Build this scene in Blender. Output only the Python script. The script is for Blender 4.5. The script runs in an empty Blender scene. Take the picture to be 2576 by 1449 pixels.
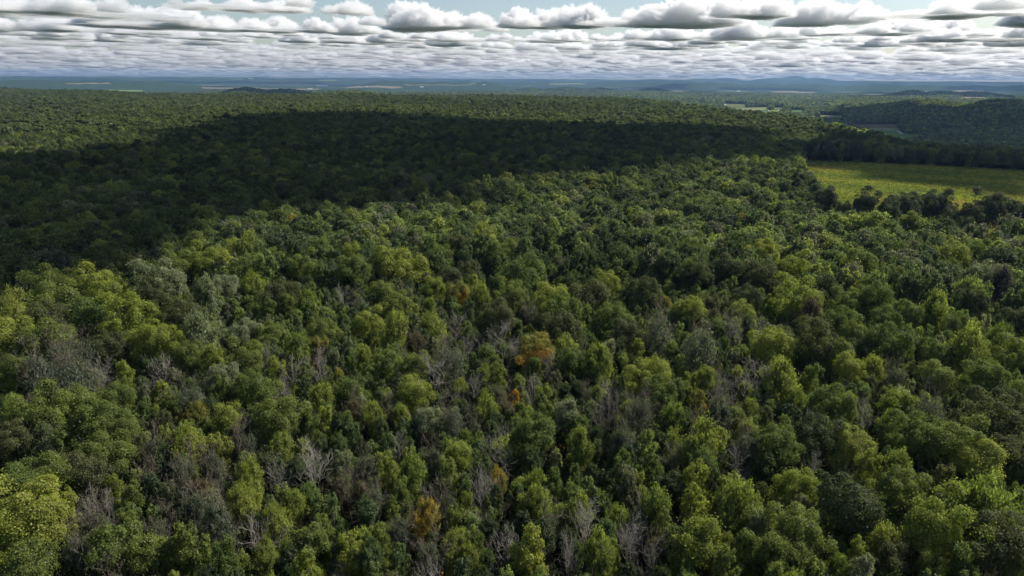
import bpy, math, random
import numpy as np
from mathutils import Matrix, Vector

# ------------------------------------------------------------------ camera, sky, sun, exposure
scn = bpy.context.scene
COL = scn.collection
CAM_Z = 82.0
PITCH = math.radians(16.594)
ROLL = math.radians(0.336)
cam = bpy.data.cameras.new('camera')
cam.sensor_width = 36.0
cam.lens = 18.0 / math.tan(math.radians(36.0))
cam.clip_start = 1.0
cam.clip_end = 200000.0
cam_ob = bpy.data.objects.new('camera', cam)
COL.objects.link(cam_ob)
fw = Vector((0, math.cos(PITCH), -math.sin(PITCH)))
r0 = Vector((1, 0, 0))
u0 = Vector((0, math.sin(PITCH), math.cos(PITCH)))
rt = r0 * math.cos(ROLL) + u0 * math.sin(ROLL)
up = u0 * math.cos(ROLL) - r0 * math.sin(ROLL)
cam_ob.matrix_world = Matrix(((rt.x, up.x, -fw.x, 0), (rt.y, up.y, -fw.y, 0), (rt.z, up.z, -fw.z, CAM_Z), (0, 0, 0, 1)))
scn.camera = cam_ob

SUN_AZ = math.radians(62.0)      # clockwise from the view direction (+Y)
SUN_EL = math.radians(44.0)
SUN_DIR = Vector((math.sin(SUN_AZ) * math.cos(SUN_EL), math.cos(SUN_AZ) * math.cos(SUN_EL), math.sin(SUN_EL)))
world = bpy.data.worlds.new('World')
scn.world = world
world.use_nodes = True
wn = world.node_tree
bg = wn.nodes['Background']
sky = wn.nodes.new('ShaderNodeTexSky')
sky.sky_type = 'NISHITA'
sky.sun_disc = False
sky.sun_elevation = SUN_EL
sky.sun_rotation = SUN_AZ
sky.altitude = 300
sky.air_density = 1.0
sky.dust_density = 1.3
sky.ozone_density = 1.5
wn.links.new(sky.outputs[0], bg.inputs[0])
bg.inputs[1].default_value = 0.09

sun = bpy.data.lights.new('sun', 'SUN')
sun.energy = 4.8
sun.angle = math.radians(0.9)
sun.color = (1.0, 0.94, 0.84)
sun_ob = bpy.data.objects.new('sun', sun)
COL.objects.link(sun_ob)
sun_ob.rotation_euler = SUN_DIR.to_track_quat('Z', 'Y').to_euler()

scn.view_settings.view_transform = 'Standard'
scn.view_settings.look = 'None'
scn.view_settings.exposure = 0.4
scn.view_settings.gamma = 1.0
scn.view_settings.use_curve_mapping = False
scn.render.filter_size = 1.2
cy = scn.cycles
cy.max_bounces = 9
cy.diffuse_bounces = 2
cy.glossy_bounces = 1
cy.transmission_bounces = 3
cy.volume_bounces = 8
cy.transparent_max_bounces = 16
cy.use_denoising = True
cy.use_adaptive_sampling = True
cy.adaptive_threshold = 0.02
cy.sample_clamp_indirect = 4.0
cy.caustics_reflective = False
cy.caustics_refractive = False

# ------------------------------------------------------------------ tables (metres; camera above the origin, +Y ahead)
PLATEAU=[(-2506,3573),(-1870,3060),(-1500,2830),(-1128,2747),(-662,2813),(-378,2437),(-114,2786),(351,2555),(437,1870),(477,1364),(442,994),(426,849),(463,775),(511,725),(600,640),(900,420),(1500,-200),(1500,-3000),(-6000,-3000),(-6000,2500),(-4200,3900),(-3200,3900)]
HILLS=[(1935,3386,57.1,148,420,0.519),(2022,3039,64.2,112,420,0.587),(1936,2672,50.6,125,380,0.627),(1937,3839,5.8,183,400,0.467),(-1927,5258,66.3,146,350,-0.351),(-1769,5629,47.9,167,300,-0.304),(-1111,5080,50.6,148,400,-0.215),(1784,9331,72.8,171,400,0.189),(677,9275,69.7,264,400,0.073),(211,9198,67.2,174,400,0.023),(1106,9335,64.1,178,400,0.118),(4124,7547,60.7,130,350,0.5),(4307,7328,51.8,181,350,0.531),(4684,7450,53.8,208,400,0.561),(-7525,9981,120.1,296,700,-0.646),(-7363,10101,119.7,296,700,-0.63),(-7195,10222,124.5,296,700,-0.613),(-7020,10342,128.3,296,700,-0.596),(-6840,10463,132.3,296,700,-0.579),(-6654,10582,126.0,296,700,-0.561),(-6461,10700,125.3,296,700,-0.543),(-6261,10819,131.9,296,700,-0.525),(-6056,10935,131.6,296,700,-0.506),(-5845,11049,113.2,296,700,-0.487),(-5626,11163,119.6,296,700,-0.467),(-5401,11273,111.4,296,700,-0.447),(-5170,11381,90.8,296,700,-0.426),(-4934,11485,63.0,296,700,-0.406),(-4690,11587,47.2,296,700,-0.385),(-4439,11685,30.7,296,700,-0.363),(-12824,16630,146.7,745,1500,-0.657),(-12485,16885,143.7,745,1500,-0.637),(-12131,17142,138.8,745,1500,-0.616),(-11758,17399,151.8,745,1500,-0.594),(-11372,17654,139.7,745,1500,-0.572),(-10966,17909,145.5,745,1500,-0.549),(-10546,18160,130.3,745,1500,-0.526),(-10103,18410,148.9,745,1500,-0.502),(-9646,18653,133.3,745,1500,-0.477),(-9170,18892,127.7,745,1500,-0.452),(-8674,19125,142.8,745,1500,-0.426),(-8163,19349,125.3,745,1500,-0.399),(-7632,19564,125.0,745,1500,-0.372),(-7082,19770,146.2,745,1500,-0.344),(-6519,19963,127.7,745,1500,-0.316),(-5937,20143,145.6,745,1500,-0.287),(-5342,20309,131.8,745,1500,-0.257),(-4731,20460,133.0,745,1500,-0.227),(-2351,13294,134.5,319,800,-0.175),(-1998,13351,134.2,319,800,-0.149),(-1640,13400,127.6,319,800,-0.122),(-1279,13439,138.1,319,800,-0.095),(-915,13469,143.0,319,800,-0.068),(-549,13489,135.3,319,800,-0.041),(-342,18997,101.7,539,1200,-0.018),(262,18998,94.9,539,1200,0.014),(865,18980,114.7,539,1200,0.046),(1465,18943,115.8,539,1200,0.077),(2061,18888,105.6,539,1200,0.109),(2650,18814,117.7,539,1200,0.14),(3232,18723,121.5,539,1200,0.171),(3804,18615,132.9,539,1200,0.202),(3585,16106,117.1,312,900,0.219),(3930,16025,133.5,312,900,0.24),(4270,15938,135.9,312,900,0.262),(4606,15844,117.6,312,900,0.283),(5130,15682,107.9,312,900,0.316),(5509,15553,124.5,312,900,0.34),(5942,15393,128.0,312,900,0.368),(6302,15249,124.3,312,900,0.392),(6656,15098,87.9,312,900,0.415),(7049,14918,98.3,312,900,0.441),(7429,14733,108.6,312,900,0.467),(8103,16073,114.3,553,1200,0.467),(8505,15864,92.8,553,1200,0.492),(8886,15654,120.1,553,1200,0.516),(9257,15438,103.5,553,1200,0.54),(9608,15221,120.1,553,1200,0.563),(9948,15001,108.6,553,1200,0.586),(10270,14783,126.8,553,1200,0.607),(10581,14562,116.7,553,1200,0.628),(10875,14343,130.0,553,1200,0.649),(5315,25451,131.2,984,1800,0.206),(6191,25252,121.4,984,1800,0.24),(7044,25028,124.3,984,1800,0.274),(7873,24779,125.5,984,1800,0.308),(8677,24509,131.7,984,1800,0.34),(9453,24221,138.3,984,1800,0.372),(10202,23915,131.0,984,1800,0.403),(10921,23595,143.5,984,1800,0.433),(11613,23263,133.1,984,1800,0.463),(12274,22921,135.8,984,1800,0.492),(12905,22571,142.5,984,1800,0.519),(13509,22215,135.8,984,1800,0.546),(14081,21857,148.9,984,1800,0.572),(14629,21494,146.7,984,1800,0.598),(15149,21130,140.6,984,1800,0.622),(15642,20769,149.7,984,1800,0.646),(-17342,21983,172.4,1457,2200,-0.668),(-16772,22421,173.6,1457,2200,-0.642),(-16168,22860,167.9,1457,2200,-0.616),(-15528,23299,166.6,1457,2200,-0.588),(-14851,23737,170.5,1457,2200,-0.559),(-14135,24170,168.6,1457,2200,-0.529),(-13379,24597,179.4,1457,2200,-0.498),(-12586,25012,169.4,1457,2200,-0.466),(-11752,25415,166.6,1457,2200,-0.433),(-10876,25801,174.2,1457,2200,-0.399),(-9963,26167,171.1,1457,2200,-0.364),(-9012,26510,172.2,1457,2200,-0.328),(-8025,26825,163.0,1457,2200,-0.291),(-7003,27110,174.7,1457,2200,-0.253),(-5951,27360,172.9,1457,2200,-0.214),(-4872,27573,180.4,1457,2200,-0.175),(-3770,27745,172.3,1457,2200,-0.135),(-2650,27874,168.1,1457,2200,-0.095),(-1517,27959,162.1,1457,2200,-0.054),(-377,27997,162.3,1457,2200,-0.013),(765,27990,173.9,1457,2200,0.027),(1904,27935,161.1,1457,2200,0.068),(3033,27835,176.7,1457,2200,0.109),(4148,27691,164.6,1457,2200,0.149),(5242,27505,177.5,1457,2200,0.188),(6312,27279,173.0,1457,2200,0.227),(7354,27017,179.4,1457,2200,0.266),(8365,26721,165.0,1457,2200,0.303),(9340,26396,165.9,1457,2200,0.34),(10278,26046,178.8,1457,2200,0.376),(11179,25672,172.1,1457,2200,0.411),(12039,25280,177.2,1457,2200,0.444),(12860,24872,173.5,1457,2200,0.477),(13641,24452,172.8,1457,2200,0.509),(14382,24024,180.6,1457,2200,0.539),(15086,23589,168.5,1457,2200,0.569),(15749,23151,178.4,1457,2200,0.597),(16377,22711,176.0,1457,2200,0.625),(16968,22273,182.5,1457,2200,0.651),(10361,27086,341.5,521,1800,0.365),(9775,27303,250.1,960,1800,0.344),(11054,26811,268.9,823,1800,0.391),(8020,27869,258.4,686,1800,0.28),(7256,28077,223.7,823,1800,0.253)]
MEADOW=[(302,749),(364,731),(506,663),(470,500),(330,340),(274,370),(251,382),(205,386),(200,425),(209,482),(238,564),(262,636)]
FIELDS=[('lime',[(1271,5078),(1376,5404),(1412,5399),(1269,4856)]),('olive',[(1495,5129),(1616,5038),(1424,4435),(1185,4111)]),('pale',[(1173,4043),(1574,4486),(1319,3753),(1164,3644)]),('green',[(1162,3612),(1296,3686),(1179,3349),(1151,3408)]),('lime',[(1313,3707),(1387,3766),(1182,3228),(1161,3235),(1168,3304)]),('olive',[(1579,4419),(1627,4361),(1432,3837),(1364,3813)]),('green',[(1441,3781),(1520,3810),(1373,3414),(1329,3483)]),('pale',[(1374,3246),(1444,3169),(1394,3051),(1308,3104)]),('olive',[(1871,4221),(1917,4204),(1798,3940),(1749,3943)]),('brown',[(1237,2727),(1416,2655),(1362,2553),(1250,2579)]),('pale',[(1245,2563),(1347,2532),(1292,2419),(1199,2432)]),('green',[(1184,2400),(1278,2391),(1234,2283),(1306,2302),(1207,2136),(1082,2067)]),('lime',[(-5030,8354),(-5287,9587),(-4810,9465),(-4096,8162),(-4380,7804)]),('tan',[(-4190,8349),(-3459,8113),(-2986,6961),(-3523,7049)]),('tan',[(-4578,10768),(-4179,10929),(-4282,13250),(-3464,12474),(-3191,12089),(-2999,11260),(-3275,11066),(-3710,10722),(-4396,10380)]),('tan',[(-3361,14633),(-2510,12270),(-1879,12159),(-1806,11930),(-1929,11783),(-2742,12055)]),('tan',[(-1838,12451),(-802,12642),(392,17100),(387,16853),(-796,12540),(-1825,12360)]),('pale',[(897,17876),(1788,17853),(1672,17489),(879,17504)]),('tan',[(2286,16186),(2565,15721),(2219,13667),(2047,14391)]),('tan',[(2873,13351),(3192,13211),(3017,12482),(1980,9200)]),('tan',[(4389,12586),(5029,12124),(4375,10658),(3579,9932)]),('tan',[(4822,10018),(5058,10033),(4388,8700),(4221,8764)]),('tan',[(4790,10376),(4771,10193),(4233,9041),(4179,9049)]),('tan',[(7501,13531),(7638,13469),(6952,12301),(6853,12304)]),('tan',[(8238,13708),(8487,13266),(8070,12603),(7717,12780)]),('tan',[(4182,6824),(4494,6931),(3835,5927),(3426,5529)]),('pale',[(4554,6956),(5272,7448),(4593,6483),(4232,6386)]),('tan',[(-6228,10222),(-5783,10513),(-5724,10402),(-6164,10114)]),('pale',[(-9368,24295),(-7090,19295),(-6955,18923),(-7320,18979)]),('tan',[(-5855,18422),(-5350,18412),(-5274,18145),(-5767,18140)]),('pale',[(-5180,19518),(-4686,19492),(-4620,19209),(-5098,19204)])]
BUILD={'barn1':(1312,3554),'barn2':(1327,3516),'red':(1576,2880),'house':(1566,2406),'w1':(-3311,11921),'w2':(-4336,16304),'w3':(-4308,16568),'w4':(-4011,15697),'w5':(-504,12657),'w6':(3711,12057),'w7':(-6908,19326),'w8':(-2408,12035),'w9':(-1511,12090)}
ROADS=[[(1159,4040),(1371,4731),(1499,5127)],[(1304,3707),(1223,3474),(1163,3303)],[(1300,3084),(1381,3028),(1444,2944)],[(1297,2432),(1263,2352),(1236,2284)],[(1299,2303),(1362,2334),(1444,2342)]]
SHADE=[([(-552,525),(-471,578),(-420,583),(-382,617),(-372,712),(-386,810),(-437,1088),(-421,1300),(-287,1340),(-125,1193),(6,1098),(123,1061),(242,1072),(324,962),(336,821),(263,639),(188,608),(117,582),(45,504),(2,407),(-27,336),(-55,329),(-68,352),(-93,332),(-125,327),(-145,300),(-154,277),(-160,251),(-173,229),(-182,212),(-208,186)],16,110,'broad low cloud overhead whose shadow darkens the middle forest'),([(377,921),(503,986),(656,877),(395,487),(373,515),(354,574),(337,618),(320,669),(296,703)],8,60,'thin cloud overhead shading the meadow and its far tree line'),([(1303,3041),(1639,3603),(2206,4374),(1671,3034),(1796,2962),(1935,2997),(4270,6227),(3267,4424),(2100,1700),(1500,1500),(900,1500),(1000,2400)],-50,120,'wide cloud overhead shading the wooded valley at the right'),([(-1290,5350),(-1345,5520),(-1500,5656),(-1725,5732),(-1974,5732),(-2199,5656),(-2354,5520),(-2409,5349),(-2354,5179),(-2199,5043),(-1974,4967),(-1725,4967),(-1500,5043),(-1345,5179)],-40,120,'small cloud overhead shading the dark wooded hill at the left'),([(2450,9300),(2380,9603),(2186,9847),(1905,9982),(1594,9982),(1313,9847),(1119,9603),(1050,9299),(1119,8996),(1313,8752),(1594,8617),(1905,8617),(2186,8752),(2380,8996)],-40,150,'heap cloud shading the cone-shaped far hill'),([(5250,7450),(5160,7723),(4911,7942),(4550,8064),(4149,8064),(3788,7942),(3539,7723),(3450,7449),(3539,7176),(3788,6957),(4149,6835),(4550,6835),(4911,6957),(5160,7176)],-60,150,'heap cloud shading the low blue hills at the right')]
CUMULUS=[(-7799,13647,2248,390,0.519),(-4462,12532,1427,297,0.342),(-8076,16959,2687,541,0.444),(-15978,25223,1983,623,0.565),(-12291,23685,1568,557,0.479),(-9023,21598,1435,395,0.396),(-5412,18122,1401,432,0.29),(-8274,26763,2433,417,0.3),(-2832,13047,426,278,0.214),(-4033,18642,682,474,0.213),(-1776,17312,1867,648,0.102),(443,16778,857,667,-0.026),(1975,15912,1147,597,-0.123),(3824,15959,1299,693,-0.235),(4200,13383,967,432,-0.304),(6103,14651,932,568,-0.395),(7090,12839,1648,379,-0.505),(12640,20099,1759,849,-0.561),(8572,17835,1870,452,-0.448),(6628,20088,1675,462,-0.319),(3729,20401,1907,412,-0.181),(1379,22106,1754,374,-0.062),(-1382,22037,1466,373,0.063),(-4276,24486,1524,395,0.173),(-13055,18312,919,558,0.619),(10400,14487,1002,531,-0.623),(15179,22066,1368,532,-0.603),(-8449,12904,788,306,0.58)]
TREES=[
(-90.9,134.9,4.28,19.9,'m',0.84,6,'second nearest mid-green round tree above the tiny rust-brown tree'),
(-85.9,138.6,3.64,18.5,'m',5.04,7,'third nearest mid-green round tree above the tiny rust-brown tree'),
(-78.5,144.5,2.68,16.4,'l',1.60,17,'second nearest light green round tree to the left of the tree with rust-red top'),
(-92.4,126.6,4.78,21.0,'m',4.78,24,'third nearest mid-green round tree to the left of the tiny rust-brown tree'),
(-82.5,125.7,4.61,20.7,'m',4.09,34,'nearest mid-green round tree above the tiny rust-brown tree'),
(-101.1,130.7,3.69,18.6,'f',1.32,38,'only fresh green feathery tree close to the left of the tiny rust-brown tree'),
(-89.3,122.3,3.73,18.7,'p',0.18,48,'only silvery pale green tree close to the left of the tiny rust-brown tree'),
(-76.8,125.5,3.50,18.2,'m',2.45,53,'second nearest mid-green round tree to the right of the tiny rust-brown tree'),
(-60.7,118.8,3.65,18.5,'f',4.79,56,'only fresh green feathery tree just below the tree with rust-red top'),
(-74.1,114.9,3.99,19.3,'m',4.37,65,'nearest mid-green round tree to the right of the tiny rust-brown tree'),
(-55.7,120.2,2.67,16.4,'y',4.53,71,'only yellow-green tree just below the tree with rust-red top'),
(-51.4,122.3,2.53,16.1,'g',3.71,77,'second nearest thin grey-green tree to the right of the tree with rust-red top'),
(-47.2,111.6,2.75,16.5,'y',5.66,84,'second nearest yellow-green tree to the left of the wide pale snag'),
(-45.2,103.0,2.97,17.0,'y',0.14,96,'third nearest yellow-green tree to the left of the wide pale snag'),
(-86.9,129.7,1.29,13.3,'r',3.40,101,'tiny rust-brown tree among green crowns'),
(-66.7,135.1,2.65,16.3,'r',4.31,108,'green tree with a rust-red crown top'),
(-48.7,129.2,4.31,20.0,'m',4.56,116,'third nearest mid-green round tree to the right of the tall silver-leaved tree'),
(-36.5,112.7,3.58,18.4,'d',1.39,122,'wide pale bare snag with curling branches'),
(-40.7,111.0,2.32,15.6,'d',5.90,130,'only bare grey dead tree close to the left of the wide pale snag'),
(-70.2,101.6,2.27,15.5,'d',1.46,134,'nearest bare grey dead tree to the right of the big crown at the left edge'),
(-66.5,101.1,2.10,15.1,'d',4.25,146,'second nearest bare grey dead tree right of the big crown at the left edge'),
(-78.7,106.5,4.17,19.7,'m',2.89,149,'second nearest mid-green round tree to the left of the tiny rust-brown tree'),
(-74.3,108.1,3.87,19.0,'o',5.82,157,'second nearest dark green round tree below the tiny rust-brown tree'),
(-82.0,103.3,4.15,19.6,'m',5.26,165,'only mid-green round tree just above the big crown at the left edge'),
(-74.2,91.9,5.04,21.6,'l',5.79,168,'big light green crown at the left edge'),
(-69.0,107.8,2.06,15.0,'l',1.17,180,'only light green round tree just below the tiny rust-brown tree'),
(-64.2,104.4,2.25,15.5,'m',5.40,182,'only mid-green round tree just below the tiny rust-brown tree'),
(-59.4,106.6,1.86,14.6,'p',4.67,194,'only silvery pale green tree close to the right of the tiny rust-brown tree'),
(-56.9,107.7,2.11,15.2,'g',6.11,200,'fourth nearest thin grey-green tree below the tree with rust-red top'),
(-53.2,106.7,2.21,15.4,'b',5.88,206,'only brownish thin tree just below the tree with rust-red top'),
(-64.7,109.9,2.19,15.3,'g',3.19,215,'only thin grey-green tree close to the right of the tiny rust-brown tree'),
(-53.5,112.2,2.67,16.4,'g',1.19,219,'third nearest thin grey-green tree below the tree with rust-red top'),
(-58.9,112.0,2.71,16.5,'g',3.69,227,'second nearest thin grey-green tree below the tree with rust-red top'),
(-72.0,120.7,2.36,15.7,'o',5.31,235,'nearest dark green round tree to the right of the tiny rust-brown tree'),
(-36.8,104.0,2.21,15.4,'y',2.47,244,'nearest yellow-green tree below the wide pale snag'),
(-38.1,98.7,2.61,16.2,'y',0.22,246,'second nearest yellow-green tree below the wide pale snag'),
(-39.9,94.7,2.56,16.1,'d',4.67,255,'only bare grey dead tree just below the wide pale snag'),
(-29.7,95.9,2.30,15.6,'m',2.60,260,'nearest mid-green round tree below the wide pale snag'),
(-74.5,102.6,2.31,15.6,'l',2.31,271,'nearest light green round tree to the right of the big crown at the left edge'),
(-58.8,89.3,3.33,17.8,'m',4.87,278,'nearest mid-green round tree to the right of the big crown at the left edge'),
(-54.2,89.1,2.59,16.2,'m',2.35,283,'third nearest mid-green round tree to the right of the big crown at the left edge'),
(-52.1,91.0,1.90,14.7,'y',4.17,287,'second nearest yellow-green tree to the right of the big crown at the left edge'),
(-69.2,85.8,3.16,17.5,'m',4.89,298,'only mid-green round tree just below the big crown at the left edge'),
(-74.7,88.7,2.54,16.1,'l',5.27,303,'only light green round tree just below the big crown at the left edge'),
(-65.0,90.2,2.46,15.9,'g',3.08,308,'nearest thin grey-green tree to the right of the big crown at the left edge'),
(-48.2,90.3,3.23,17.6,'m',2.95,317,'only mid-green round tree close to the left of the wide pale snag'),
(-41.7,87.4,3.11,17.3,'m',4.42,326,'third nearest mid-green round tree below the wide pale snag'),
(-37.1,90.2,2.03,15.0,'y',3.73,332,'third nearest yellow-green tree below the wide pale snag'),
(-29.5,86.3,2.79,16.6,'l',4.06,337,'second nearest light green round tree to the left of the bright orange maple'),
(-31.2,93.0,2.26,15.5,'m',3.15,343,'second nearest mid-green round tree below the wide pale snag'),
(-65.2,95.1,2.78,16.6,'g',4.84,354,'second nearest thin grey-green tree to the right of the big crown at the left edge'),
(-56.0,95.5,2.22,15.4,'g',5.78,361,'fifth nearest thin grey-green tree to the right of the big crown at the left edge'),
(-58.6,131.8,3.00,17.1,'l',1.46,368,'only light green round tree close to the right of the tree with rust-red top'),
(-68.5,138.1,3.79,18.8,'g',2.16,377,'only thin grey-green tree just above the tree with rust-red top'),
(-64.2,144.2,3.23,17.6,'m',3.63,381,'only mid-green round tree just below the tall silver-leaved tree'),
(-49.4,142.9,2.81,16.7,'d',5.71,390,'second nearest bare grey dead tree to the left of the yellow-orange crown'),
(-41.6,140.5,3.63,18.5,'f',3.44,397,'nearest fresh green feathery tree to the left of the yellow-orange crown'),
(-38.9,132.0,2.89,16.9,'l',0.04,405,'only light green round tree just below the yellow-orange crown'),
(-40.4,128.2,2.56,16.1,'m',5.38,411,'only mid-green round tree just above the wide pale snag'),
(-52.2,127.3,2.60,16.2,'g',3.22,414,'nearest thin grey-green tree to the right of the tree with rust-red top'),
(-74.9,128.8,2.17,15.3,'o',3.26,424,'second nearest dark green round tree to the right of the tiny rust-brown tree'),
(-71.7,131.7,2.18,15.3,'o',1.29,427,'only dark green round tree close to the left of the tree with rust-red top'),
(-70.6,135.2,1.90,14.7,'m',3.02,436,'nearest mid-green round tree to the left of the tree with rust-red top'),
(-86.1,121.0,2.77,16.6,'m',3.58,442,'nearest mid-green round tree to the left of the tiny rust-brown tree'),
(-94.6,120.0,3.76,18.8,'o',5.91,451,'second nearest dark green round tree to the left of the tiny rust-brown tree'),
(-98.6,122.0,1.94,14.8,'l',3.05,457,'only light green round tree just above the big crown at the left edge'),
(-44.2,121.5,2.75,16.6,'y',2.60,462,'nearest yellow-green tree to the left of the wide pale snag'),
(-32.5,118.2,1.86,14.6,'p',3.38,473,'nearest silvery pale green tree to the right of the wide pale snag'),
(-30.6,110.0,1.52,13.8,'b',4.94,478,'only brownish thin tree just below the wide pale snag'),
(-60.9,97.4,2.03,15.0,'m',2.88,483,'second nearest mid-green round tree to the right of the big crown at the left edge'),
(-46.2,96.0,2.86,16.8,'g',5.05,495,'only thin grey-green tree close to the left of the wide pale snag'),
(-51.6,100.0,2.48,16.0,'g',1.11,501,'fifth nearest thin grey-green tree below the tree with rust-red top'),
(-35.4,143.3,3.36,17.9,'m',1.14,504,'only mid-green round tree close to the right of the yellow-orange crown'),
(-22.1,143.0,3.60,18.4,'l',5.01,517,'only light green round tree just below the rusty brown crown left of centre'),
(-29.2,135.1,2.76,16.6,'y',5.35,520,'only yellow-green tree just below the yellow-orange crown'),
(-23.5,135.8,2.32,15.6,'y',0.20,530,'only yellow-green tree close to the right of the yellow-orange crown'),
(-17.6,131.4,2.81,16.7,'p',0.44,538,'only silvery pale green tree close to the left of the crimson-topped sapling'),
(-12.4,131.5,3.07,17.3,'g',0.10,539,'second nearest thin grey-green tree to the left of the crimson-topped sapling'),
(-5.7,136.1,3.15,17.4,'f',4.74,548,'nearest fresh green feathery tree to the left of the crimson-topped sapling'),
(0.8,145.4,1.82,14.5,'c',1.57,553,'small crimson-topped sapling in a dark gap'),
(4.1,145.4,2.72,16.5,'d',5.01,561,'nearest bare grey dead tree to the right of the crimson-topped sapling'),
(7.1,144.8,2.42,15.8,'l',2.16,567,'only light green round tree close to the right of the crimson-topped sapling'),
(2.2,135.6,2.58,16.2,'m',1.05,576,'nearest mid-green round tree below the crimson-topped sapling'),
(4.4,124.5,3.72,18.7,'m',3.31,582,'second nearest mid-green round tree below the crimson-topped sapling'),
(11.7,135.7,2.87,16.8,'p',4.12,593,'only silvery pale green tree close to the right of the crimson-topped sapling'),
(21.8,141.7,2.99,17.1,'d',4.47,598,'third nearest bare grey dead tree to the right of the crimson-topped sapling'),
(26.5,134.0,3.71,18.7,'g',4.41,605,'second nearest thin grey-green tree to the left of the scarlet-orange sapling'),
(32.3,143.5,3.64,18.5,'m',2.98,609,'third nearest mid-green round tree to the left of the scarlet-orange sapling'),
(34.2,135.7,2.93,16.9,'f',1.96,618,'only fresh green feathery tree close to the left of the scarlet-orange sapling'),
(-10.0,117.7,2.82,16.7,'l',2.64,624,'only light green round tree close to the left of the small amber tree'),
(-2.0,118.7,2.83,16.7,'d',1.62,632,'only bare grey dead tree just above the small amber tree'),
(13.3,122.1,3.17,17.5,'f',5.65,641,'second nearest fresh green feathery tree to the right of the crimson-topped sapling'),
(22.5,123.6,3.22,17.6,'g',6.13,648,'third nearest thin grey-green tree to the left of the scarlet-orange sapling'),
(-22.3,115.2,2.31,15.6,'y',2.71,651,'only yellow-green tree just above the bright orange maple'),
(-17.6,113.6,2.77,16.6,'f',1.42,661,'only fresh green feathery tree just above the bright orange maple'),
(-10.9,110.8,2.95,17.0,'m',0.92,670,'only mid-green round tree close to the left of the small amber tree'),
(-22.1,123.1,2.16,15.2,'d',6.03,675,'only bare grey dead tree close to the right of the wide pale snag'),
(-33.7,137.3,2.37,15.7,'b',4.42,684,'only brownish thin tree just below the yellow-orange crown'),
(-30.8,115.9,2.09,15.1,'p',2.68,692,'second nearest silvery pale green tree to the right of the wide pale snag'),
(-5.5,106.9,2.87,16.8,'d',1.39,698,'only bare grey dead tree close to the left of the small amber tree'),
(-2.4,111.7,1.86,14.6,'O',5.01,704,'small amber tree beside bare grey branches'),
(21.0,116.1,2.32,15.6,'m',2.83,711,'third nearest mid-green round tree to the left of the tree with yellow-orange top'),
(25.9,114.0,2.80,16.7,'m',4.07,717,'second nearest mid-green round tree to the left of the tree with yellow-orange top'),
(24.4,102.6,3.07,17.2,'f',4.24,727,'nearest fresh green feathery tree to the left of the tree with yellow-orange top'),
(4.5,103.3,2.80,16.7,'f',2.02,733,'second nearest fresh green feathery tree to the right of the small amber tree'),
(7.6,111.0,2.22,15.4,'m',2.68,740,'only mid-green round tree close to the right of the small amber tree'),
(2.8,104.7,1.67,14.2,'l',1.88,743,'only light green round tree close to the right of the small amber tree'),
(-13.7,98.9,2.84,16.8,'O',5.50,751,'bright orange maple near the bottom edge'),
(-18.5,105.9,1.93,14.8,'m',0.44,756,'nearest mid-green round tree to the left of the bright orange maple'),
(-20.1,102.9,1.67,14.2,'m',1.95,765,'second nearest mid-green round tree to the left of the bright orange maple'),
(-12.9,106.8,1.93,14.8,'d',4.67,773,'only bare grey dead tree just above the bright orange maple'),
(14.5,107.8,1.47,13.7,'y',3.55,778,'only yellow-green tree close to the right of the small amber tree'),
(12.4,97.4,2.92,16.9,'d',0.05,790,'only bare grey dead tree close to the right of the small amber tree'),
(18.3,96.8,2.27,15.5,'d',0.24,797,'fourth nearest bare grey dead tree to the left of the tree with yellow-orange top'),
(-23.7,90.4,2.62,16.3,'l',1.37,802,'nearest light green round tree to the left of the bright orange maple'),
(-19.9,93.5,2.23,15.4,'m',2.89,811,'third nearest mid-green round tree to the left of the bright orange maple'),
(-17.1,96.4,2.04,15.0,'g',5.45,818,'nearest thin grey-green tree to the left of the bright orange maple'),
(-9.3,99.6,2.07,15.0,'m',4.42,823,'nearest mid-green round tree to the right of the bright orange maple'),
(-7.7,105.3,1.44,13.7,'l',0.24,827,'only light green round tree close to the right of the bright orange maple'),
(-8.5,92.8,2.40,15.8,'f',2.18,834,'nearest fresh green feathery tree below the bright orange maple'),
(-5.5,93.7,1.99,14.9,'m',3.60,843,'second nearest mid-green round tree to the right of the bright orange maple'),
(-6.6,91.3,1.74,14.3,'y',3.71,850,'only yellow-green tree just below the bright orange maple'),
(-1.5,91.4,2.37,15.7,'d',0.66,859,'only bare grey dead tree close to the right of the bright orange maple'),
(3.5,90.6,3.19,17.5,'l',2.45,865,'nearest light green round tree below the small amber tree'),
(8.5,89.9,2.15,15.2,'d',3.14,870,'second nearest bare grey dead tree below the small amber tree'),
(13.4,90.3,2.79,16.6,'f',3.84,878,'third nearest fresh green feathery tree to the left of the tree with yellow-orange top'),
(19.2,94.2,2.01,14.9,'d',5.65,882,'third nearest bare grey dead tree to the left of the tree with yellow-orange top'),
(21.2,90.3,1.76,14.4,'d',0.99,895,'nearest bare grey dead tree to the left of the tree with yellow-orange top'),
(25.4,91.4,1.78,14.4,'m',2.06,900,'third nearest mid-green round tree below the tree with yellow-orange top'),
(-12.5,90.3,2.16,15.3,'g',4.92,905,'only thin grey-green tree just below the bright orange maple'),
(-9.0,90.6,1.31,13.4,'l',2.70,912,'nearest light green round tree below the bright orange maple'),
(32.8,128.2,1.69,14.2,'y',4.24,923,'second nearest yellow-green tree below the scarlet-orange sapling'),
(6.1,99.0,1.83,14.5,'g',2.38,928,'only thin grey-green tree close to the right of the small amber tree'),
(-26.1,108.1,1.74,14.3,'b',2.16,937,'only brownish thin tree close to the left of the bright orange maple'),
(-23.5,105.8,1.94,14.8,'g',4.32,941,'second nearest thin grey-green tree to the left of the bright orange maple'),
(-3.2,98.9,1.83,14.5,'d',4.82,949,'nearest bare grey dead tree below the small amber tree'),
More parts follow.
